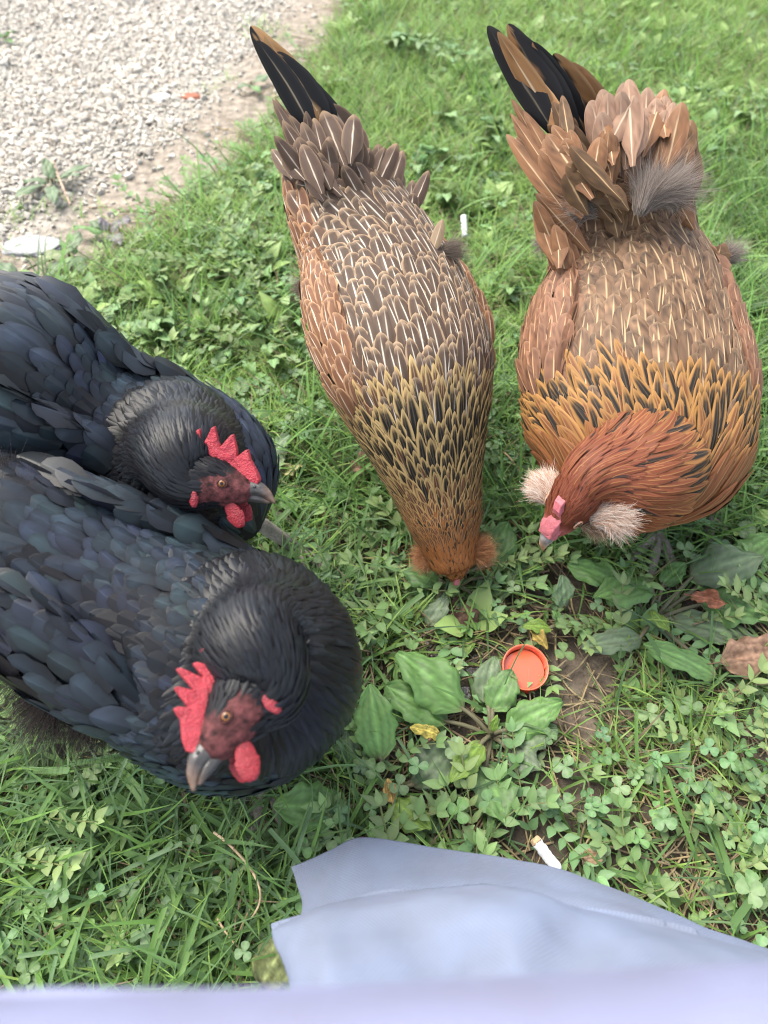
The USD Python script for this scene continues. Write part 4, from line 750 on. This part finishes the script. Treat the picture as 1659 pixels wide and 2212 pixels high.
def rosette(label, center, leaves, seed, name='plantain_plant', group=None, cat='weed plant'):
    """leaves: (base px, tip px, half width px, base z, tip z, colour, dust)."""
    g = np.random.default_rng(seed); c = at(*center, .004); t = thing(name, label, cat, c, 0, group)
    for (b, tp, hw, zb, zt, col, du) in leaves:
        B, T = at(*b, zb * 1.05 + .003), at(*tp, zt * 1.1 + .003); m_ = mpp((B + T) / 2) * 1.08; v, f, tt = leaf_mesh(B, T, hw * m_, g, col=col, dusty=du, roll=g.normal(0, .12))
        lf = obj('leaf', (v - c, f), M['leaf'], t, tint=tt)
        if hw > 12 and center[1] > 1150: KEEP.extend([((B + (T - B) * q_)[:2], hw * m_ * .8) for q_ in (.2, .45, .7, .88)])
        k = np.linspace(0, 1, 6)[:, None]; P0 = c * (1 - k) + (B + (T - B) * .03) * k + np.array([0, 0, 1]) * .006 * np.sin(np.pi * k); v, f = tube(P0, np.linspace(.0024, .0019, 6), 6)
        obj('leaf_stalk', (v - c, f), M['leaf'], t, tint=np.broadcast_to(np.array([.14, .13, .075]), v.shape))
    return t
def plants():
    rosette('large plantain rosette left of the orange cap, its leaves spread flat', (1060, 1592), [
        ((1000, 1532), (858, 1410), 52, .018, .035, PG, .05), ((965, 1560), (832, 1482), 46, .012, .022, PG, .1), ((1052, 1520), (1065, 1418), 34, .012, .02, PGR, .3), ((1062, 1535), (1108, 1448), 34, .014, .022, PG, .35), ((1092, 1580), (1215, 1515), 36, .014, .03, PG, .1),
        ((1110, 1600), (1205, 1575), 34, .01, .02, PGR, .35), ((1100, 1625), (1168, 1662), 30, .01, .014, PGR, .6), ((1048, 1655), (1092, 1782), 46, .012, .022, PG, .5), ((1040, 1605), (975, 1690), 27, .024, .034, PY, .0), ((1062, 1580), (1075, 1545), 9, .02, .04, PY, 0)], 301)
    rosette('plantain with one upright leaf beside the breast of the nearest black hen', (830, 1668), [((822, 1640), (798, 1478), 42, .02, .045, PG, .05), ((850, 1560), (870, 1490), 26, .01, .02, PD, 0), ((760, 1650), (752, 1580), 30, .008, .02, PGR, .55)], 302)
    rosette('plantain with a grey dusty leaf in the centre of the foreground', (862, 1712), [((892, 1698), (990, 1600), 44, .012, .02, PGR, .55), ((905, 1680), (890, 1640), 18, .008, .014, PG, .1)], 303)
    rosette('plantain with two rounded leaves just above the blue cloth', (815, 1742), [((742, 1746), (590, 1742), 48, .014, .026, PG, .1), ((842, 1730), (930, 1792), 36, .016, .028, PY, .0), ((925, 1770), (945, 1800), 20, .006, .01, PGR, .1)], 304)
    rosette('big plantain rosette right of the orange cap, under the rufous hen', (1405, 1345), [
        ((1412, 1268), (1284, 1292), 41, .02, .03, PG, .12), ((1340, 1262), (1226, 1220), 34, .018, .03, PG, .05), ((1386, 1378), (1256, 1400), 28, .016, .03, PGR, .5), ((1545, 1462), (1390, 1392), 32, .02, .03, PG, .15), ((1450, 1338), (1640, 1392), 34, .01, .014, PGR, .5),
        ((1492, 1246), (1648, 1200), 46, .02, .034, PGR, .45), ((1512, 1305), (1668, 1330), 48, .016, .022, PG, .15), ((1404, 1318), (1446, 1366), 15, .022, .03, PY, 0), ((1430, 1262), (1480, 1215), 22, .012, .02, PG, 0), ((1590, 1210), (1668, 1160), 34, .02, .03, PG, 0)], 305)
    rosette('single oval seedling leaf standing between cap and rufous hen', (1222, 1320), [((1219, 1310), (1213, 1242), 22, .02, .045, PGR, .05)], 306, 'seedling')
    rosette('small bright lime leaf just above the orange cap', (1200, 1362), [((1190, 1357), (1130, 1352), 17, .016, .022, PY, 0), ((1212, 1350), (1195, 1318), 13, .012, .026, PG, 0)], 307, 'seedling')
    rosette('dark plantain under the lowered head of the laced hen', (960, 1262), [((950, 1262), (868, 1236), 27, .014, .022, PD, 0), ((1062, 1222), (1098, 1128), 34, .016, .03, PD, 0), ((1020, 1285), (1062, 1268), 14, .012, .02, PG, 0), ((925, 1352), (966, 1290), 23, .012, .022, PGR, .6), ((1100, 1250), (1155, 1230), 26, .01, .015, PD, .2)], 308)
    rosette('plantain with pale broad leaves right of the rear black hen', (560, 1045), [((574, 1012), (624, 938), 27, .02, .035, PGR, .15), ((560, 1000), (520, 900), 26, .02, .04, PGR, .2), ((592, 1060), (640, 1105), 24, .014, .02, PG, .1), ((760, 1080), (690, 1040), 28, .012, .02, PD, 0)], 309)
    rosette('grey green weed rosette alone on the gravel at far left', (110, 392), [((112, 388), (98, 342), 13, .012, .03, PGR, .35), ((118, 392), (172, 376), 12, .01, .02, PGR, .3), ((100, 396), (28, 432), 14, .01, .015, PGR, .3), ((112, 402), (118, 440), 13, .01, .015, PGR, .3), ((104, 392), (50, 392), 12, .01, .02, PGR, .4), ((124, 388), (200, 356), 10, .008, .012, PGR, .4)], 310, 'weed_rosette')
    rosette('wilted purplish weed at the dirt edge left of the laced hen', (236, 500), [((238, 496), (282, 472), 17, .015, .03, (.17, .15, .16), .45), ((232, 498), (215, 470), 12, .014, .03, (.17, .15, .16), .4), ((230, 502), (158, 492), 17, .01, .015, PG, .2), ((240, 506), (262, 528), 15, .01, .016, (.17, .16, .16), .4), ((232, 496), (190, 478), 11, .01, .02, PGR, .5)], 311, 'weed_rosette')
    rosette('pale weed with limp leaves beside the white stone', (150, 552), [((142, 548), (82, 566), 26, .01, .015, (.17, .21, .09), .3), ((150, 548), (172, 500), 18, .012, .03, PGR, .35), ((148, 560), (100, 604), 18, .01, .012, PGR, .55), ((160, 555), (182, 590), 15, .01, .014, PGR, .3), ((30, 600), (-30, 560), 24, .01, .02, PGR, .4)], 312, 'weed_rosette')
    rosette('flat weed tuft on the dirt left of the laced hen tail', (545, 182), [((548, 180), (588, 160), 11, .01, .016, PGR, .3), ((540, 184), (512, 190), 10, .01, .014, PGR, .3), ((548, 186), (560, 200), 8, .01, .014, PG, .2)], 313, 'weed_rosette')
    rosette('small dark weed at the left edge of the gravel', (12, 82), [((12, 80), (30, 66), 9, .012, .03, PD, .1), ((8, 82), (-14, 66), 9, .01, .02, PD, .1), ((12, 86), (28, 92), 7, .01, .014, PG, .1)], 314, 'weed_rosette')
    g = np.random.default_rng(55)
    spots = [(345, 690, 34), (330, 735, 30), (435, 718, 30), (482, 752, 28), (612, 742, 34), (590, 775, 30), (640, 690, 26), (520, 640, 28), (420, 640, 26), (470, 590, 24), (560, 700, 28), (500, 860, 36), (610, 640, 26), (660, 640, 24), (340, 600, 22), (880, 75, 26), (850, 90, 20), (910, 95, 22), (940, 330, 26), (905, 360, 24), (960, 250, 22), (1060, 300, 26), (1070, 275, 24), (960, 420, 26), (1100, 620, 24), (1040, 690, 26), (1120, 720, 24), (1560, 320, 28), (1610, 250, 26)]
    for i, (x, y, s) in enumerate(spots):
        lv = []; n = int(g.integers(3, 6)); a0 = g.uniform(0, 6.28)
        for q in range(n):
            a = a0 + q * 6.28 / n + g.normal(0, .35); r = s * g.uniform(.8, 1.35); lv.append(((x + math.cos(a) * 5, y + math.sin(a) * 4), (x + math.cos(a) * r * 1.1, y + math.sin(a) * r * .8 - r * .25), r * g.uniform(.30, .42), .018, g.uniform(.03, .06), tuple(np.array((.12, .21, .08)) * g.uniform(.85, 1.3) * np.array([g.uniform(.9, 1.3), 1, 1])), .1))
        wh = 'behind the rear black hen' if x < 760 else 'along the right edge of the lawn' if x > 1500 else 'in the lawn between the two brown hens'
        rosette('weed with a few rounded pale green leaves ' + wh, (x, y), lv, 400 + i, 'lawn_weed', 'broad leaved weeds ' + wh)
    cl = [(1300, 1600), (1365, 1575), (1410, 1600), (1475, 1590), (1240, 1640), (1340, 1650), (1400, 1660), (1460, 1650), (1210, 1690), (1290, 1700), (1350, 1730), (1260, 1745), (1420, 1720), (1490, 1720), (1540, 1680), (1590, 1720), (1180, 1730), (1230, 1790), (1300, 1790), (1380, 1790), (1450, 1790), (1530, 1770), (1600, 1800), (1560, 1840), (1640, 1780), (1620, 1660), (1580, 1600), (1640, 1880), (1590, 1930), (1250, 1360), (1220, 1390), (1180, 1330), (1095, 1750), (1150, 1780),
          (430, 1830), (470, 1880), (300, 1960), (340, 1990), (250, 1870), (390, 1930), (440, 1990), (500, 1960), (540, 2010), (200, 2010), (150, 1930), (60, 1890), (360, 2060), (300, 2080), (460, 2070), (90, 2040), (420, 1760), (280, 1760), (560, 1870), (330, 1680), (180, 1760), (130, 1640), (240, 1680)]
    for i, (x, y) in enumerate(cl):
        c = at(x, y, .0); wh = 'in the left foreground grass below the black hens' if x < 640 else 'among the small leaves round the orange cap' if y < 1480 else 'on the trodden soil in the right foreground'
        t = thing('clover_sprig', 'low clover sprig with three round leaflets ' + wh, 'clover', c, 0, 'clover sprigs ' + wh)
        gg = np.random.default_rng(900 + i); col = CLOV * gg.uniform(.85, 1.4) * np.array([gg.uniform(.85, 1.2), 1, gg.uniform(.9, 1.2)]); l, s = clover_leaf(gg, np.array([0, 0, 0.]), gg.uniform(.0060, .0098), gg.uniform(.02, .038), gg.uniform(0, 6.28), col, .34)
        for v, f, tt in l: obj('leaflet', (v, f), M['leaf'], t, tint=tt)
        obj('stalk', (s[0], s[1]), M['leaf'], t, tint=np.broadcast_to(s[2], s[0].shape))
plants(); ground_cover()
# ------------------------------------------------------------------ small things
def revolve(profile, n=96):
    p = np.asarray(profile, float); a = np.arange(n) * 2 * np.pi / n
    v = np.stack([p[:, 0][:, None] * np.cos(a), p[:, 0][:, None] * np.sin(a), np.broadcast_to(p[:, 1][:, None], (len(p), n))], -1); return v.reshape(-1, 3), grid_faces(len(p), n, True)
def rot_to(n):
    n = nrm(n); x = nrm(np.cross([0, 1.0, 0], n)); return np.stack([x, np.cross(n, x), n], 1)
def cap():
    R = 50 * mpp(CAP_C); h = .016; n = nrm(np.array([.03, -.20, 1])); A = rot_to(n); c = CAP_C - n * .011
    t = thing('bottle_cap', 'orange plastic bottle cap lying open side up in the weeds, filled like a tiny bowl', 'bottle cap', c)
    W = lambda v: v @ A.T; col = np.array([.62, .055, .012]); rimc = np.array([.60, .12, .06])
    prof_ = [(0.0001, 0), (R * .55, 0), (R * .9, .0004), (R * .965, .0018), (R * .975, h - .002), (R * .99, h - .0006), (R * 1.0, h + .0002), (R * .995, h + .0009), (R * .965, h + .001), (R * .935, h + .0003), (R * .925, h - .001), (R * .91, .0028), (R * .86, .0018), (0.0001, .0018)]
    v, f = revolve(prof_, 120); tt = np.where((v[:, 2] > h - .0012)[:, None], rimc, col); obj('shell', (W(v), f), M['plastic'], t, tint=tt)
    for zz in (h - .004, h - .0075):
        a = np.linspace(0, 2 * np.pi * .93, 90); ring = np.stack([R * .915 * np.cos(a), R * .915 * np.sin(a), zz + .0012 * a / 6.28], 1); v, f = tube(ring, .0007, 6); obj('thread', (W(v), f), M['plastic'], t, tint=np.broadcast_to(col, v.shape))
    for k in range(60):
        a = k * 2 * np.pi / 60; b = trimesh.creation.box([.0007, .0009, h * .78]); v = np.asarray(b.vertices) + [R * .977, 0, h * .48]; Rz = np.array([[math.cos(a), -math.sin(a), 0], [math.sin(a), math.cos(a), 0], [0, 0, 1]]); obj('grip_rib', (W(v @ Rz.T), b.faces), M['plastic'], t, smooth=False, tint=np.broadcast_to(col, v.shape))
    # the liquid: level although the cap tilts a little
    mw = usdkit.material(stage, '/World/Looks/cap_water', {'p': ('principled_bsdf', {'base_color': (.44, .085, .04), 'roughness': .03, 'specular_ior_level': .6})}, surface='p.BSDF')
    a = np.arange(72) * 2 * np.pi / 72; r = R * (.885 - .035 * (meshkit.noise(np.stack([np.cos(a) * 3, np.sin(a) * 3, a * 0], 1), 3)) - .05 * np.exp(-((a - 2.0) / .25) ** 2)); ring = np.stack([r * np.cos(a), r * np.sin(a), 0 * a + h * .55], 1)
    v = np.vstack([ring, [[0, 0, h * .55]]]); f = np.stack([np.arange(72), (np.arange(72) + 1) % 72, np.full(72, 72)], 1)
    w = thing('liquid', 'small still pool of orange liquid inside the bottle cap', 'liquid', c); obj('water_surface', (W(v), f), mw, w, smooth=False)
cap()
def butt(label, p0, p1, r, burnt, seed):
    g = np.random.default_rng(seed); p0, p1 = np.asarray(p0), np.asarray(p1); t = thing('cigarette_butt', label, 'cigarette butt', p0); k = np.linspace(0, 1, 16)[:, None]; ax = p1 - p0
    rr = r * (1 - .10 * g.uniform(0, 1, 16)); v, f = tube(ax * k + np.array([0, 0, 1]) * .0006 * np.sin(9 * k), rr, 16); v = v + (meshkit.fbm(v * 500 + seed, 2, 3) - .5)[:, None] * .0012
    col = np.broadcast_to(np.array([.50, .50, .50]), v.shape).copy(); obj('paper', (v, f), M['paper'], t, tint=col)
    if burnt:
        v, f = tube(ax * np.linspace(-.16, .01, 5)[:, None], np.array([.75, .9, .97, 1.02, 1.0]) * r, 14); v = v + (meshkit.fbm(v * 900, 2, 5) - .5)[:, None] * .0018; obj('filter', (v, f), M['dry'], t, tint=np.broadcast_to(np.array([.42, .30, .17]), v.shape))
butt('crumpled white cigarette end lying in front of the blue cloth', at(1160, 1820, .030), at(1206, 1880, .026), .0046, True, 3)
butt('clean white cigarette end standing in the lawn between the two brown hens', at(1004, 512, .018), at(1001, 468, .034), .0052, False, 4)

def dead_leaf(label, c, L, W_, az, col, seed, curl=.5, z=.01):
    g = np.random.default_rng(seed); p = at(*c, z); d = np.array([math.cos(az), math.sin(az), 0]) * L; v, f, tt = leaf_mesh([0, 0, 0] - d / 2 + [0, 0, .004], d / 2 + np.array([0, 0, .006]), W_, g, arch=.22, wave=.35, col=col, fold=curl, vein=.8)
    nz = meshkit.fbm(v * 110 + seed, 3, seed); v = v + np.stack([0 * nz, 0 * nz, (nz - .5) * .014], 1); tt = np.clip(tt * (.6 + .8 * nz[:, None]), 0, 1)
    t = thing('dead_leaf', label, 'dead leaf', p); obj('blade', (v, f), M['dry'], t, tint=tt)
    k = np.linspace(0, 1, 5)[:, None]; v, f = tube(-d / 2 + np.array([0, 0, .005]) - d * .22 * k, .0007, 5); obj('stem', (v, f), M['dry'], t, tint=np.broadcast_to(np.asarray(col) * .7, v.shape))
dead_leaf('reddish brown dead leaf lying on the big plantain at right', (1528, 1302), .034, .010, -.3, (.26, .10, .055), 1, .5, .038)
dead_leaf('large crumpled brown dead leaf at the right edge of the picture', (1625, 1425), .066, .020, .15, (.24, .145, .095), 2, .4, .024)
dead_leaf('dark brown dead leaf on wet soil under the laced hen beak', (1000, 1325), .034, .018, 1.2, (.10, .058, .04), 3, .1, .006)
dead_leaf('dull brown leaf half hidden left of the laced hen neck', (790, 1008), .036, .014, .6, (.17, .10, .07), 4, .3, .02)
dead_leaf('cream yellow leaf lying right of the rear black hen', (632, 1022), .028, .010, .5, (.36, .33, .16), 5, .5, .02)
dead_leaf('yellow brown leaf touching the orange cap from above', (1162, 1385), .026, .007, -1.0, (.26, .19, .05), 6, .6, .016)
dead_leaf('small pale tan leaf fragment right of the cigarette end', (1282, 1852), .020, .006, .1, (.38, .26, .16), 7, .3, .02)
dead_leaf('yellow leaf tip beside the large plantain rosette', (918, 1585), .028, .006, 2.9, (.36, .30, .07), 8, .3, .03)
dead_leaf('orange tipped withered leaf left of the central grey plantain', (842, 1712), .020, .006, 1.8, (.36, .24, .08), 9, .5, .02)
dead_leaf('yellowish spotted leaf beside the left corner of the cloth', (598, 2078), .034, .017, 1.0, (.13, .15, .06), 10, .2, .03)

def twig(name, label, pts, r, col, zs):
    p = np.array([at(x, y, z) for (x, y), z in zip(pts, zs)]); k = np.linspace(0, len(p) - 1, 16); q = np.stack([np.interp(k, np.arange(len(p)), p[:, i]) for i in range(3)], 1)
    q = CubicSpline(np.arange(len(p)), p)(k); c = q[0].copy(); v, f = tube(q - c, np.linspace(r, r * .7, 16) * (1 + .12 * np.sin(np.arange(16) * 2.3)), 7); t = thing(name, label, 'twig', c); obj('stem', (v, f), M['dry'], t, tint=np.broadcast_to(np.asarray(col), v.shape))
twig('twig', 'short pinkish stem lying below the large plantain rosette', [(876, 1652), (905, 1622), (930, 1596)], .0016, (.40, .20, .14), (.016, .022, .022))
twig('twig', 'thin tan stick lying across the weed on the gravel', [(112, 345), (132, 395), (152, 442)], .0026, (.36, .26, .19), (.02, .02, .012))
twig('twig', 'dry curled straw stem in the left foreground', [(462, 1798), (520, 1850), (560, 1915), (555, 1965), (540, 1985)], .0011, (.42, .31, .19), (.03, .034, .034, .03, .02))
twig('twig', 'dry straw under the nearest black hen, pointing at the cloth', [(470, 1985), (500, 2030), (540, 2070)], .0010, (.42, .31, .19), (.02, .02, .02))
twig('twig', 'brown stem lying in the shade between the brown hens', [(1085, 975), (1110, 1000), (1140, 1050)], .0012, (.30, .22, .13), (.03, .03, .02))

def rock(label, c, r, col, seed, name='stone', cat='stone', flat=.5):
    g = np.random.default_rng(seed); t = trimesh.creation.icosphere(4, 1.0); v = np.asarray(t.vertices); v = v * (1 + (meshkit.fbm(v * 1.7 + seed, 4, seed) - .5)[:, None] * .7) * np.asarray(r) ; v[:, 2] = np.clip(v[:, 2], -1, np.asarray(r)[2] * flat); p = at(*c, 0)
    x = thing(name, label, cat, p + [0, 0, .002]); obj('rock', (v, t.faces), M['stone'], x, tint=np.broadcast_to(np.asarray(col), v.shape))
rock('flat white stone between dirt and weeds at the left edge', (72, 535), (.048, .028, .012), (.24, .24, .235), 5)
rock('reddish brick fragment lying in the gravel left of the laced hen', (413, 214), (.020, .015, .012), (.22, .085, .05), 6, 'brick_fragment', 'brick')
rock('small round white stone next to the brick fragment', (348, 218), (.021, .017, .016), (.40, .39, .37), 7)
rock('pale lump of chalky dirt on the leaf at the right edge', (1652, 1305), (.010, .008, .006), (.36, .35, .33), 8)

# wet soil under the laced hen's beak
def puddle(c, r, seed):
    a = np.arange(40) * 2 * np.pi / 40; rr = r * (.6 + .8 * meshkit.noise(np.stack([np.cos(a) * 1.6 + seed, np.sin(a) * 1.6, a * 0], 1), seed)); p = at(*c, 0); z = gh(p[0], p[1]) + .003
    v = np.vstack([np.stack([p[0] + rr * np.cos(a) * 1.3, p[1] + rr * np.sin(a), 0 * a + z], 1), [[p[0], p[1], z]]]); f = np.stack([np.arange(40), (np.arange(40) + 1) % 40, np.full(40, 40)], 1)
    tag(obj('puddle', (v, f), M_wet, smooth=False), 'dark wet patch of spilt water on the soil', kind='structure')
M_wet = usdkit.material(stage, '/World/Looks/wet_soil', {'p': ('principled_bsdf', {'base_color': (.022, .017, .012), 'roughness': .06, 'specular_ior_level': .5}), 'tc': ('texture_coordinate', {}), 'nz': ('noise_texture', {'scale': 240.0, 'detail': 4.0}), 'b': ('bump', {'strength': .35, 'distance': .002})}, [('tc.object', 'nz.vector'), ('nz.fac', 'b.height'), ('b.normal', 'p.normal')], surface='p.BSDF')
for c, r, s in (((985, 1385), .022, 1), ((1040, 1440), .014, 2), ((1185, 1265), .014, 3), ((1010, 1500), .010, 4)): puddle(c, r, s)

# ------------------------------------------------------------------ the cloth in front
def cloth_sheet(rows, n=90, thick=.0012, wob=.0, seed=1):
    """rows: list of lists of (px, py, z) from the far edge towards the camera -> a sheet with thickness and its (u, v)."""
    P = []
    for r in rows:
        p = np.array([at(*x) for x in r]); t = np.concatenate([[0], np.cumsum(np.linalg.norm(np.diff(p, axis=0), axis=1))]); P.append(PchipInterpolator(t / t[-1], p)(np.linspace(0, 1, n)))
    P = np.array(P); k = np.linspace(0, 1, len(P)); P = PchipInterpolator(k, P)(np.linspace(0, 1, 60))
    du, dv = np.gradient(P, axis=1), np.gradient(P, axis=0); nn = nrm(np.cross(du, dv)); nn *= np.sign((nn * (CAM - P)).sum(-1, keepdims=True))
    P = P + nn * ((meshkit.fbm(P * 14 + seed, 3, seed) - .5) * wob)[..., None]
    U = np.cumsum(np.linalg.norm(du, axis=-1), 1); V = np.cumsum(np.linalg.norm(dv, axis=-1), 0); uv = np.stack([U, V], -1)
    a, b = P.shape[:2]; top, bot = P.reshape(-1, 3), (P - nn * thick).reshape(-1, 3); f = grid_faces(a, b); N_ = a * b
    idx = np.concatenate([np.arange(b), np.arange(1, a) * b + b - 1, (a - 1) * b + np.arange(b - 2, -1, -1), np.arange(a - 2, 0, -1) * b]); j = np.roll(idx, -1)
    side = np.vstack([np.stack([idx, idx + N_, j], 1), np.stack([j, idx + N_, j + N_], 1)])
    return np.vstack([top, bot]), np.vstack([f, f[:, ::-1] + N_, side]), np.vstack([uv.reshape(-1, 2)] * 2)
def weave(name, col, col2, sc=900.0):
    return usdkit.material(stage, '/World/Looks/' + name, {
        'uv': ('uvmap', {'attribute': 'st'}), 'sx': ('separate_xyz', {}), 'mu': ('math', {'math_type': 'multiply', 'value2': sc * 6.283}), 'mv': ('math', {'math_type': 'multiply', 'value2': sc * 6.283}), 'su': ('math', {'math_type': 'sine'}), 'sv': ('math', {'math_type': 'sine'}), 'pr': ('math', {'math_type': 'multiply'}), 'mr': ('map_range', {'from_min': -1.0, 'from_max': 1.0}),
        'tc': ('texture_coordinate', {}), 'nz': ('noise_texture', {'scale': 22.0, 'detail': 4.0}), 'nr': ('map_range', {'from_min': .35, 'from_max': .7, 'to_min': 0.0, 'to_max': .75}), 'mx': ('mix', {'color1': col2, 'color2': col}), 'st': ('mix', {'color2': tuple(np.asarray(col) * np.array([.80, .76, .70]))}),
        'bp': ('bump', {'strength': .35, 'distance': .0006}), 'p': ('principled_bsdf', {'roughness': .9, 'specular_ior_level': .1})},
        [('uv.UV', 'sx.vector'), ('sx.x', 'mu.value1'), ('sx.y', 'mv.value1'), ('mu.value', 'su.value1'), ('mv.value', 'sv.value1'), ('su.value', 'pr.value1'), ('sv.value', 'pr.value2'), ('pr.value', 'mr.value'), ('mr.result', 'mx.fac'), ('tc.object', 'nz.vector'), ('nz.fac', 'nr.value'), ('nr.result', 'st.fac'), ('mx.color', 'st.color1'), ('st.color', 'p.base_color'), ('mr.result', 'bp.height'), ('bp.normal', 'p.normal')], surface='p.BSDF')
MC = weave('blue_weave', (.128, .150, .208), (.112, .133, .187), 420.0); MC2 = weave('lavender_weave', (.160, .170, .255), (.152, .162, .245), 700.0)
t = thing('woven_cloth', 'pale blue woven cloth with a stiff folded corner, spread across the lower right', 'cloth')
v, f, uv = cloth_sheet([[(628, 1872, .085), (700, 1842, .10), (775, 1812, .11), (900, 1828, .11), (1150, 1864, .11), (1350, 1928, .11), (1500, 1988, .11), (1700, 2060, .11), (1800, 2090, .11)],
                        [(640, 1912, .095), (720, 1890, .115), (790, 1870, .128), (900, 1875, .13), (1150, 1905, .13), (1350, 1960, .13), (1500, 2010, .13), (1700, 2075, .13), (1800, 2110, .13)],
                        [(652, 1965, .10), (730, 1950, .125), (800, 1935, .14), (900, 1930, .145), (1150, 1950, .145), (1350, 1995, .145), (1500, 2040, .145), (1700, 2100, .145), (1800, 2140, .145)],
                        [(640, 2060, .11), (720, 2060, .13), (800, 2050, .145), (900, 2040, .15), (1150, 2040, .15), (1350, 2080, .15), (1500, 2120, .15), (1700, 2180, .15), (1800, 2210, .15)],
                        [(640, 2230, .12), (720, 2230, .13), (800, 2230, .145), (900, 2230, .15), (1150, 2230, .15), (1350, 2260, .15), (1500, 2280, .15), (1700, 2300, .15), (1800, 2330, .15)]], wob=.011)
obj('hem_panel', (v, f), MC, t, uv=uv)
v, f, uv = cloth_sheet([[(588, 2006, .17), (640, 1985, .185), (700, 1962, .19), (860, 1926, .195), (1000, 1924, .198), (1120, 1932, .20), (1250, 1962, .20), (1400, 1990, .20), (1560, 2030, .20), (1760, 2075, .20)],
                        [(586, 2010, .182), (640, 1996, .20), (700, 1974, .208), (860, 1940, .212), (1000, 1938, .215), (1120, 1946, .217), (1250, 1975, .215), (1400, 2004, .217), (1560, 2044, .217), (1760, 2090, .217)],
                        [(600, 2045, .19), (650, 2040, .215), (710, 2020, .225), (860, 2000, .222), (1000, 2010, .232), (1120, 1990, .240), (1250, 2030, .228), (1400, 2060, .238), (1560, 2090, .238), (1760, 2140, .238)],
                        [(622, 2090, .20), (665, 2100, .23), (720, 2090, .24), (860, 2080, .235), (1000, 2095, .232), (1120, 2080, .25), (1250, 2100, .24), (1400, 2120, .25), (1560, 2150, .25), (1760, 2190, .25)],
                        [(640, 2190, .21), (680, 2200, .24), (730, 2200, .25), (860, 2200, .25), (1000, 2200, .25), (1120, 2200, .26), (1250, 2210, .26), (1400, 2220, .26), (1560, 2230, .26), (1760, 2260, .26)],
                        [(640, 2330, .22), (680, 2330, .25), (730, 2330, .26), (860, 2330, .26), (1000, 2330, .26), (1120, 2330, .27), (1250, 2330, .27), (1400, 2330, .27), (1560, 2330, .27), (1760, 2350, .27)]], wob=.022, seed=4)
obj('near_fold', (v, f), MC, t, uv=uv)
t = thing('lap_cloth', 'out of focus pale lavender cloth filling the bottom edge of the picture', 'cloth')
v, f, uv = cloth_sheet([[(-500, 2170, .455), (-150, 2160, .46), (200, 2150, .465), (600, 2142, .468), (900, 2128, .47), (1200, 2112, .47), (1500, 2098, .47), (1900, 2080, .465), (2200, 2070, .46)],
                        [(-500, 2200, .470), (-150, 2190, .475), (200, 2178, .48), (600, 2168, .483), (900, 2155, .485), (1200, 2140, .485), (1500, 2125, .485), (1900, 2110, .48), (2200, 2100, .475)],
                        [(-500, 2330, .485), (-150, 2320, .49), (200, 2310, .495), (600, 2300, .498), (900, 2290, .50), (1200, 2280, .50), (1500, 2270, .50), (1900, 2260, .495), (2200, 2250, .49)],
                        [(-500, 2750, .49), (-150, 2740, .495), (200, 2730, .5), (600, 2730, .502), (900, 2730, .505), (1200, 2730, .505), (1500, 2730, .505), (1900, 2730, .50), (2200, 2730, .495)]], wob=.004, seed=9)
obj('fabric_panel', (v, f), MC2, t, uv=uv)
